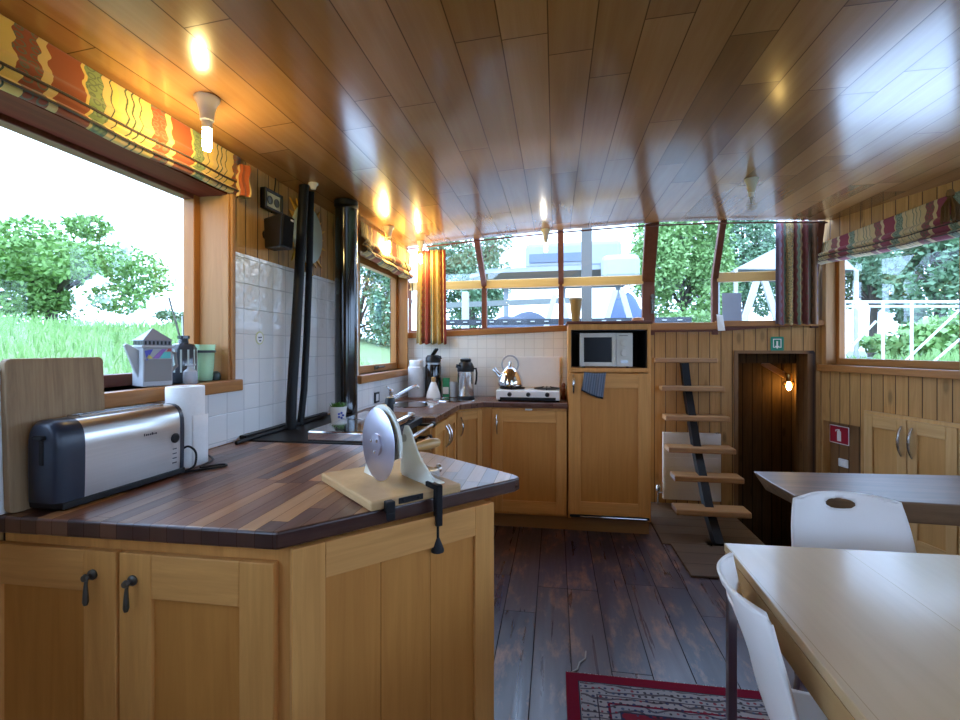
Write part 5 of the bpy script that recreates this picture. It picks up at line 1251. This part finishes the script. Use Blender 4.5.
# ------------------------------------------------------------------ outdoors
def foliage_mat(name, c1, c2, c3):
    m, nt, b = newmat(name); co, s = xyz(nt)
    n1 = noise(nt, co, 1.6, 3); n2 = noise(nt, co, 14, 2)
    setc(nt, b, mix(nt, n2, mix(nt, n1, c1, c2), c3)); b.inputs['Roughness'].default_value = .6
    return m
M['leafA'] = foliage_mat('spring leaves', (.10, .22, .05), (.16, .30, .07), (.22, .38, .10))
M['leafB'] = foliage_mat('cool leaves', (.07, .16, .09), (.12, .23, .12), (.18, .29, .15))
M['leafC'] = foliage_mat('willow leaves', (.12, .25, .07), (.20, .35, .10), (.28, .44, .15))
M['bark'] = plain('grey bark', (.10, .085, .07), .9)
m, nt, b = newmat('meadow grass'); co, s = xyz(nt); n1 = noise(nt, stretch(nt, co, (1, 1, 3)), 3.0, 5, .7); n2 = noise(nt, stretch(nt, co, (8, 8, 3)), 2.0, 4, .8)
setc(nt, b, mix(nt, n2, mix(nt, n1, (.09, .19, .04), (.18, .28, .08)), (.27, .32, .15))); b.inputs['Roughness'].default_value = .9; bump(nt, b, n2, .8, .05); M['grass'] = m
def terr(x, y):
    if x < -2.0: return .55 + min(1.0, max(0, (-x - 2.2) / 5.0)) * 1.05 + .05 * math.sin(y * .9 + x)
    if x > 3.2: return .75 + min(1.0, (x - 3.2) / 6) * .55 + .04 * math.sin(y * 1.1)
    return .55
bm = B(); sheet(bm, lambda u, v: V((-45 + u * 43, -14 + v * 60, terr(-45 + u * 43, -14 + v * 60))), 90, 60); struct('ground_left', bm, M['grass'], smooth=True, solid=.05)
bm = B(); sheet(bm, lambda u, v: V((4.0 + u * 40, -14 + v * 24, terr(4.0 + u * 40, -14 + v * 24))), 80, 50); struct('ground_right', bm, M['grass'], smooth=True, solid=.05)
bm = B(); sheet(bm, lambda u, v: V((-2 + u * 50, 5.6 + v * 40, .95)), 20, 20); struct('ground_back', bm, plain('pale quay gravel', (.14, .14, .135), .9, scale=3, var=.3), solid=.05)
def grass_tufts(lbl, n, fx, fy, h, seed):
    R = random.Random(seed); bm = B()
    for k in range(n):
        x, y = R.uniform(*fx), R.uniform(*fy); z = terr(x, y) - .02; hh = h * R.uniform(.5, 1.3); a = R.uniform(0, 2 * PI); w = .012 * hh / .3
        dx, dy = math.cos(a) * w, math.sin(a) * w; lx, ly = R.uniform(-.35, .35) * hh, R.uniform(-.35, .35) * hh
        bm.faces.new([bm.verts.new(p) for p in ((x - dx, y - dy, z), (x + dx, y + dy, z), (x + lx * .4 + dx * .6, y + ly * .4 + dy * .6, z + hh * .6), (x + lx, y + ly, z + hh))])
    o = obj('grass', bm, M['leafC']); o['kind'] = 'stuff'; return tag(o, lbl, 'grass')
grass_tufts('long pale green grass on the bank outside the left window', 11000, (-8.5, -2.6), (0.5, 9.5), .22, 11)
grass_tufts('long green grass on the bank outside the right window', 7000, (4.1, 8.0), (1.5, 9.5), .25, 12)
def tree(name, lbl, x, y, z, h, rx, ry, rz, n, mat, seed, leafsz=.09, cz=None, trunk=.09, group=None, cl=16):
    if name == 'garden_tree': group = 'garden trees outside'
    t = thing(name, lbl, 'tree' if 'tree' in name else 'bush', (x, y, z), group=group); R = random.Random(seed)
    cz = cz if cz is not None else z + h - rz
    cen = []
    for k in range(cl):
        while True:
            p = V((R.uniform(-1, 1), R.uniform(-1, 1), R.uniform(-1, 1)))
            if p.length < 1: break
        cen.append((V((x + p.x * rx, y + p.y * ry, cz + p.z * rz)), R.uniform(.2, .42)))
    bm = B()
    for k in range(n):
        c, r = cen[R.randrange(cl)]
        d = V((R.gauss(0, 1), R.gauss(0, 1), R.gauss(0, 1))).normalized()
        rr_ = R.uniform(.3, 1) ** .5
        p = c + V((d.x * rx * r, d.y * ry * r, d.z * rz * r)) * rr_
        leaf(bm, p, V((R.gauss(0, 1), R.gauss(0, 1), R.gauss(-.2, .7))), leafsz * R.uniform(.7, 1.4), leafsz * R.uniform(.22, .4), V((R.uniform(-1, 1), R.uniform(-1, 1), .3)))
    obj('crown', bm, mat, t)
    bm = B(); tube(bm, [(x, y, z - .2), (x + .05, y, z + (cz - z) * .5), (x - .05, y + .05, cz), (x, y, cz + rz * .5)], [trunk, trunk * .8, trunk * .6, trunk * .2], 8)
    for c, r in cen[:9]: tube(bm, [(x, y, z + (cz - z) * .55), tuple((V((x, y, cz)) + c) * .5 + V((0, 0, -.1))), tuple(c)], [trunk * .5, trunk * .3, trunk * .12], 6)
    obj('trunk', bm, M['bark'], t); return t
tree('broadleaf_tree', 'leafy green tree on the grass bank outside the big left window', -9.9, 8.2, 1.55, 2.75, 1.75, 1.9, 1.15, 15000, M['leafA'], 21, .10, 2.85, .12, cl=26)
tree('bush', 'low dark bush right of the tree outside the big left window', -9.2, 11.3, 1.5, .9, 1.0, .9, .40, 5000, M['leafB'], 22, .08, 1.95, .05)
tree('far_tree', 'hazy tree on the horizon behind the teapot', -22, 27.5, 1.6, 2.4, 1.1, 1.1, .8, 900, M['leafB'], 23, .35, 2.6, .1)
tree('tall_hedge', 'tall pale conifer-like hedge outside the small window', -6.6, 15.5, .6, 5.4, 1.6, 1.4, 3.2, 14000, M['leafB'], 24, .14, 3.0, .12, cl=30)
tree('garden_tree', 'green tree behind the curtain on the left of the aft windows', -2.9, 16.5, .9, 5.5, 1.5, 1.4, 2.2, 10000, M['leafB'], 25, .14, 3.8, .14, cl=24)
tree('garden_tree', 'large willow-like tree filling the clear glass hatch behind the ladder', 3.75, 15.2, .9, 6.0, 1.25, 1.3, 2.7, 22000, M['leafC'], 26, .12, 3.7, .12, cl=36)
tree('garden_tree', 'dark leafy tree behind the right aft window', 6.9, 19.2, .9, 6.4, 1.35, 1.4, 2.2, 13000, M['leafB'], 27, .13, 4.6, .14, cl=26)
tree('garden_tree', 'cool green tree branches seen in the right side window', 9.3, 16.0, 1.2, 5.2, 1.3, 2.0, 1.7, 9000, M['leafB'], 28, .14, 3.7, .12, cl=22)
tree('garden_tree', 'second tree further right behind the railing of the right window', 8.2, 11.9, 1.2, 4.6, .95, 1.2, 1.7, 9000, M['leafB'], 29, .14, 3.4, .12, cl=22)
tree('bush', 'green reeds and bush behind the railing outside the right window', 6.9, 10.2, 1.1, 1.2, 1.1, 1.3, .35, 4500, M['leafC'], 30, .14, 1.45, .04)
tree('bush', 'bright leaves below the clear glass hatch', 3.15, 12.6, .9, 1.3, .7, .5, .5, 2500, M['leafC'], 31, .14, 1.6, .04)
# white railing outside the starboard window
rl_ = thing('railing', 'white tubular gangway railing outside the right window', 'railing', (4.9, 5.4, .8))
bm = B()
for z in (1.857, 1.80): tube(bm, [(2.9, 6.52, z), (6.6, 7.09, z)], .017, 8)
for x in (2.95, 3.52, 4.01, 4.36, 5.3, 6.3): tube(bm, [(x, 6.52 + (x - 2.9) * .154, .7), (x, 6.52 + (x - 2.9) * .154, 1.857)], .03 if x == 3.52 else .017, 8)
for (xa, za), (xb, zb) in (((3.55, 1.2), (3.95, 1.62)), ((4.2, 1.02), (5.0, 1.78)), ((4.55, 1.02), (5.1, 1.5))): tube(bm, [(xa, 6.56 + (xa - 2.9) * .154, za), (xb, 6.56 + (xb - 2.9) * .154, zb)], .014, 8)
obj('rails', bm, plain('white paint', (.75, .76, .78), .4), rl_)
# boat on stands beyond the galley windows
bt = thing('motor_yacht', 'white motor yacht on stands beyond the middle aft windows', 'boat', (.6, 12.2, 1.4))
wh = plain('white gelcoat', (.26, .28, .31), .35); bl_ = plain('blue stripe', (.10, .13, .19), .4)
bm = B(); hull = [(-2.1, 12.0), (-1.5, 11.2), (1.55, 11.0), (1.75, 11.6), (1.75, 12.8), (-1.3, 12.9)]
hv0 = [bm.verts.new((x * .9 + .1, 12.0 + (y - 12.0) * .6, 2.78)) for x, y in hull]; hv1 = [bm.verts.new((x, y, 3.02)) for x, y in hull]
bm.faces.new(hv0[::-1]); bm.faces.new(hv1)
for i in range(6): j = (i + 1) % 6; bm.faces.new((hv0[i], hv0[j], hv1[j], hv1[i]))
bmesh.ops.recalc_face_normals(bm, faces=bm.faces); obj('hull', bm, plain('grey beige hull', (.16, .145, .12), .5), bt)
bm = B(); prism(bm, [(x * 1.01, 12.0 + (y - 12.0) * 1.02) for x, y in hull], 3.02, 3.12); obj('gunwale', bm, wh, bt)
bm = B(); prism(bm, [(-.7, 11.5), (1.5, 11.35), (1.5, 12.7), (-.7, 12.7)], 3.12, 3.75); obj('cabin', bm, wh, bt, bev=.1)
bm = B(); prism(bm, [(-.6, 11.45), (.7, 11.36), (.7, 11.5), (-.6, 11.6)], 3.28, 3.48); obj('cabin_window', bm, bl_, bt)
bm = B(); prism(bm, [(1.0, 10.75), (1.8, 10.7), (1.8, 11.1), (1.0, 11.1)], 2.75, 3.3); obj('dinghy_cover', bm, plain('white canvas', (.34, .35, .36), .7), bt, bev=.12)
for x in (-1.2, .2, 1.5):
    bm = B(); box(bm, (x - .06, 12.0, .93), (x + .06, 12.12, 2.8)); obj('stand', bm, wh, bt)
bm = B(); bar(bm, (-2.6, 10.9, 2.25), (.4, 10.75, 2.32), .10, .12); tag(obj('beam', bm, plain('pale timber beam', (.16, .17, .155), .7)), 'long pale horizontal beam below the yacht hull', 'beam')
def aframe(lbl, x, y, h, s, mat, grp):
    t = thing('trestle', lbl, 'trestle', (x, y, .95), group=grp)
    for dx in (-s, s):
        bm = B(); bar(bm, (x + dx, y, .95), (x + dx * .12, y, .95 + h), .10, .06, (1, 0, 0)); obj('leg', bm, mat, t)
    bm = B(); bar(bm, (x - s * .55, y + .03, .95 + h * .45), (x + s * .55, y + .03, .95 + h * .45), .07, .04); obj('crossbar', bm, mat, t)
wp = plain('white trestle paint', (.40, .40, .39), .5)
aframe('white A-frame trestle seen below the middle aft window rail', .05, 9.4, 1.35, .42, wp, 'white trestles')
aframe('white A-frame trestle behind the yellow vase', 1.15, 9.2, 1.40, .45, wp, 'white trestles')
aframe('tall white A-frame trestle outside the right aft window', 3.5, 9.0, 1.5, .5, wp, 'white trestles')
bm = B(); box(bm, (-1.92, 9.9, .95), (-1.78, 10.04, 2.45)); tag(obj('white_post', bm, wp, bev=.02), 'thick white post outside the leftmost aft window', 'post')
bm = B(); box(bm, (.325, 6.1, .5), (.45, 6.2, 4.2)); tag(obj('grey_post', bm, plain('grey painted post', (.085, .078, .068), .5)), 'grey post standing right outside the aft window above the microwave', 'post')
bm = B(); R = random.Random(4)
def mound(x0, w, y0, d, h, u, v):
    k = (max(0, math.sin(u * PI)) ** .35) * (max(0, math.sin(v * PI)) ** .35)
    return V((x0 + u * w, y0 + v * d, .95 + (h + .05 * math.sin(u * 17 + v * 9)) * k))
def tarp(u, v): return mound(1.0, .95, 10.2, .8, 1.45, u, v)
sheet(bm, tarp, 26, 14); tag(obj('blue_tarp', bm, plain('blue tarpaulin', (.045, .075, .16), .5), smooth=True, solid=.02), 'blue tarpaulin heap outside behind the yellow vase', 'tarpaulin')
bm = B(); sheet(bm, lambda u, v: mound(-1.7, 2.1, 9.9, .7, 1.05, u, v), 26, 12); tag(obj('grey_tarp', bm, plain('dark blue grey cover', (.04, .05, .075), .6), smooth=True, solid=.02), 'dark blue-grey covered heap outside left of the tarpaulin', 'cover')
fnc = thing('dock_fence', 'low dark slatted fence outside the aft windows with white caps', 'fence', (0, 8.4, .95))
bm = B(); bar(bm, (-2.2, 8.6, 1.74), (2.2, 8.35, 1.74), .04, .10); obj('rail', bm, plain('dark fence', (.03, .033, .04), .7), fnc)
bm = B()
for k in range(18): x = -2.1 + k * .24; box(bm, (x, 8.53 - (x + 2.2) * .055, 1.735), (x + .07, 8.57 - (x + 2.2) * .055, 1.752))
obj('caps', bm, wp, fnc)
pa = thing('canopy', 'white peaked canvas canopy outside the right aft window', 'canopy', (4.7, 11.0, .95))
bm = B(); ap = V((5.3, 11, 3.75)); base = [V((3.55, 10.3, 2.85)), V((5.6, 10.1, 2.75)), V((5.8, 12.0, 2.75)), V((3.75, 12.0, 2.85))]
vs_ = [bm.verts.new(p) for p in base]; va = bm.verts.new(ap)
for i in range(4): bm.faces.new((vs_[i], vs_[(i + 1) % 4], va))
obj('canvas', bm, plain('white canvas roof', (.30, .31, .32), .7), pa, solid=.02)
for p in base:
    bm = B(); tube(bm, [p, (p.x, p.y, .95)], .04, 8); obj('pole', bm, wp, pa)
bm = B()
for k in range(60):
    R2 = random.Random(k); x = 1.85 + R2.uniform(0, 1.0); y = 8.5 + R2.uniform(0, .6); r = R2.uniform(.08, .16)
    bmesh.ops.create_icosphere(bm, subdivisions=1, radius=r, matrix=Matrix.Translation((x, y, .95 + r * .5 + R2.uniform(0, .75) * (1 - abs(x - 2.2) * .7))) @ Matrix.Scale(.6, 4, (0, 0, 1)))
o = obj('rubble', bm, plain('pale rubble', (.42, .42, .40), .9, var=.4, scale=5)); o['kind'] = 'stuff'; tag(o, 'pale stone rubble heap at the foot of the clear glass hatch', 'rubble')

# ------------------------------------------------------------------ daylight and render look
w = bpy.data.worlds.new('sky'); sc.world = w; w.use_nodes = True
nt = w.node_tree; bg = nt.nodes['Background']
bg.inputs[0].default_value = (.46, .65, 1.0, 1); bg.inputs[1].default_value = 1.0
sc.view_settings.view_transform = 'Standard'; sc.view_settings.look = 'None'; sc.view_settings.gamma = 1; sc.view_settings.use_curve_mapping = False
sc.view_settings.exposure = 3.1
cy = sc.cycles
cy.use_denoising = True
cy.max_bounces = 10; cy.diffuse_bounces = 6; cy.glossy_bounces = 5; cy.transparent_max_bounces = 16; cy.transmission_bounces = 4
cy.sample_clamp_indirect = 8.0
cy.caustics_reflective = False; cy.caustics_refractive = False
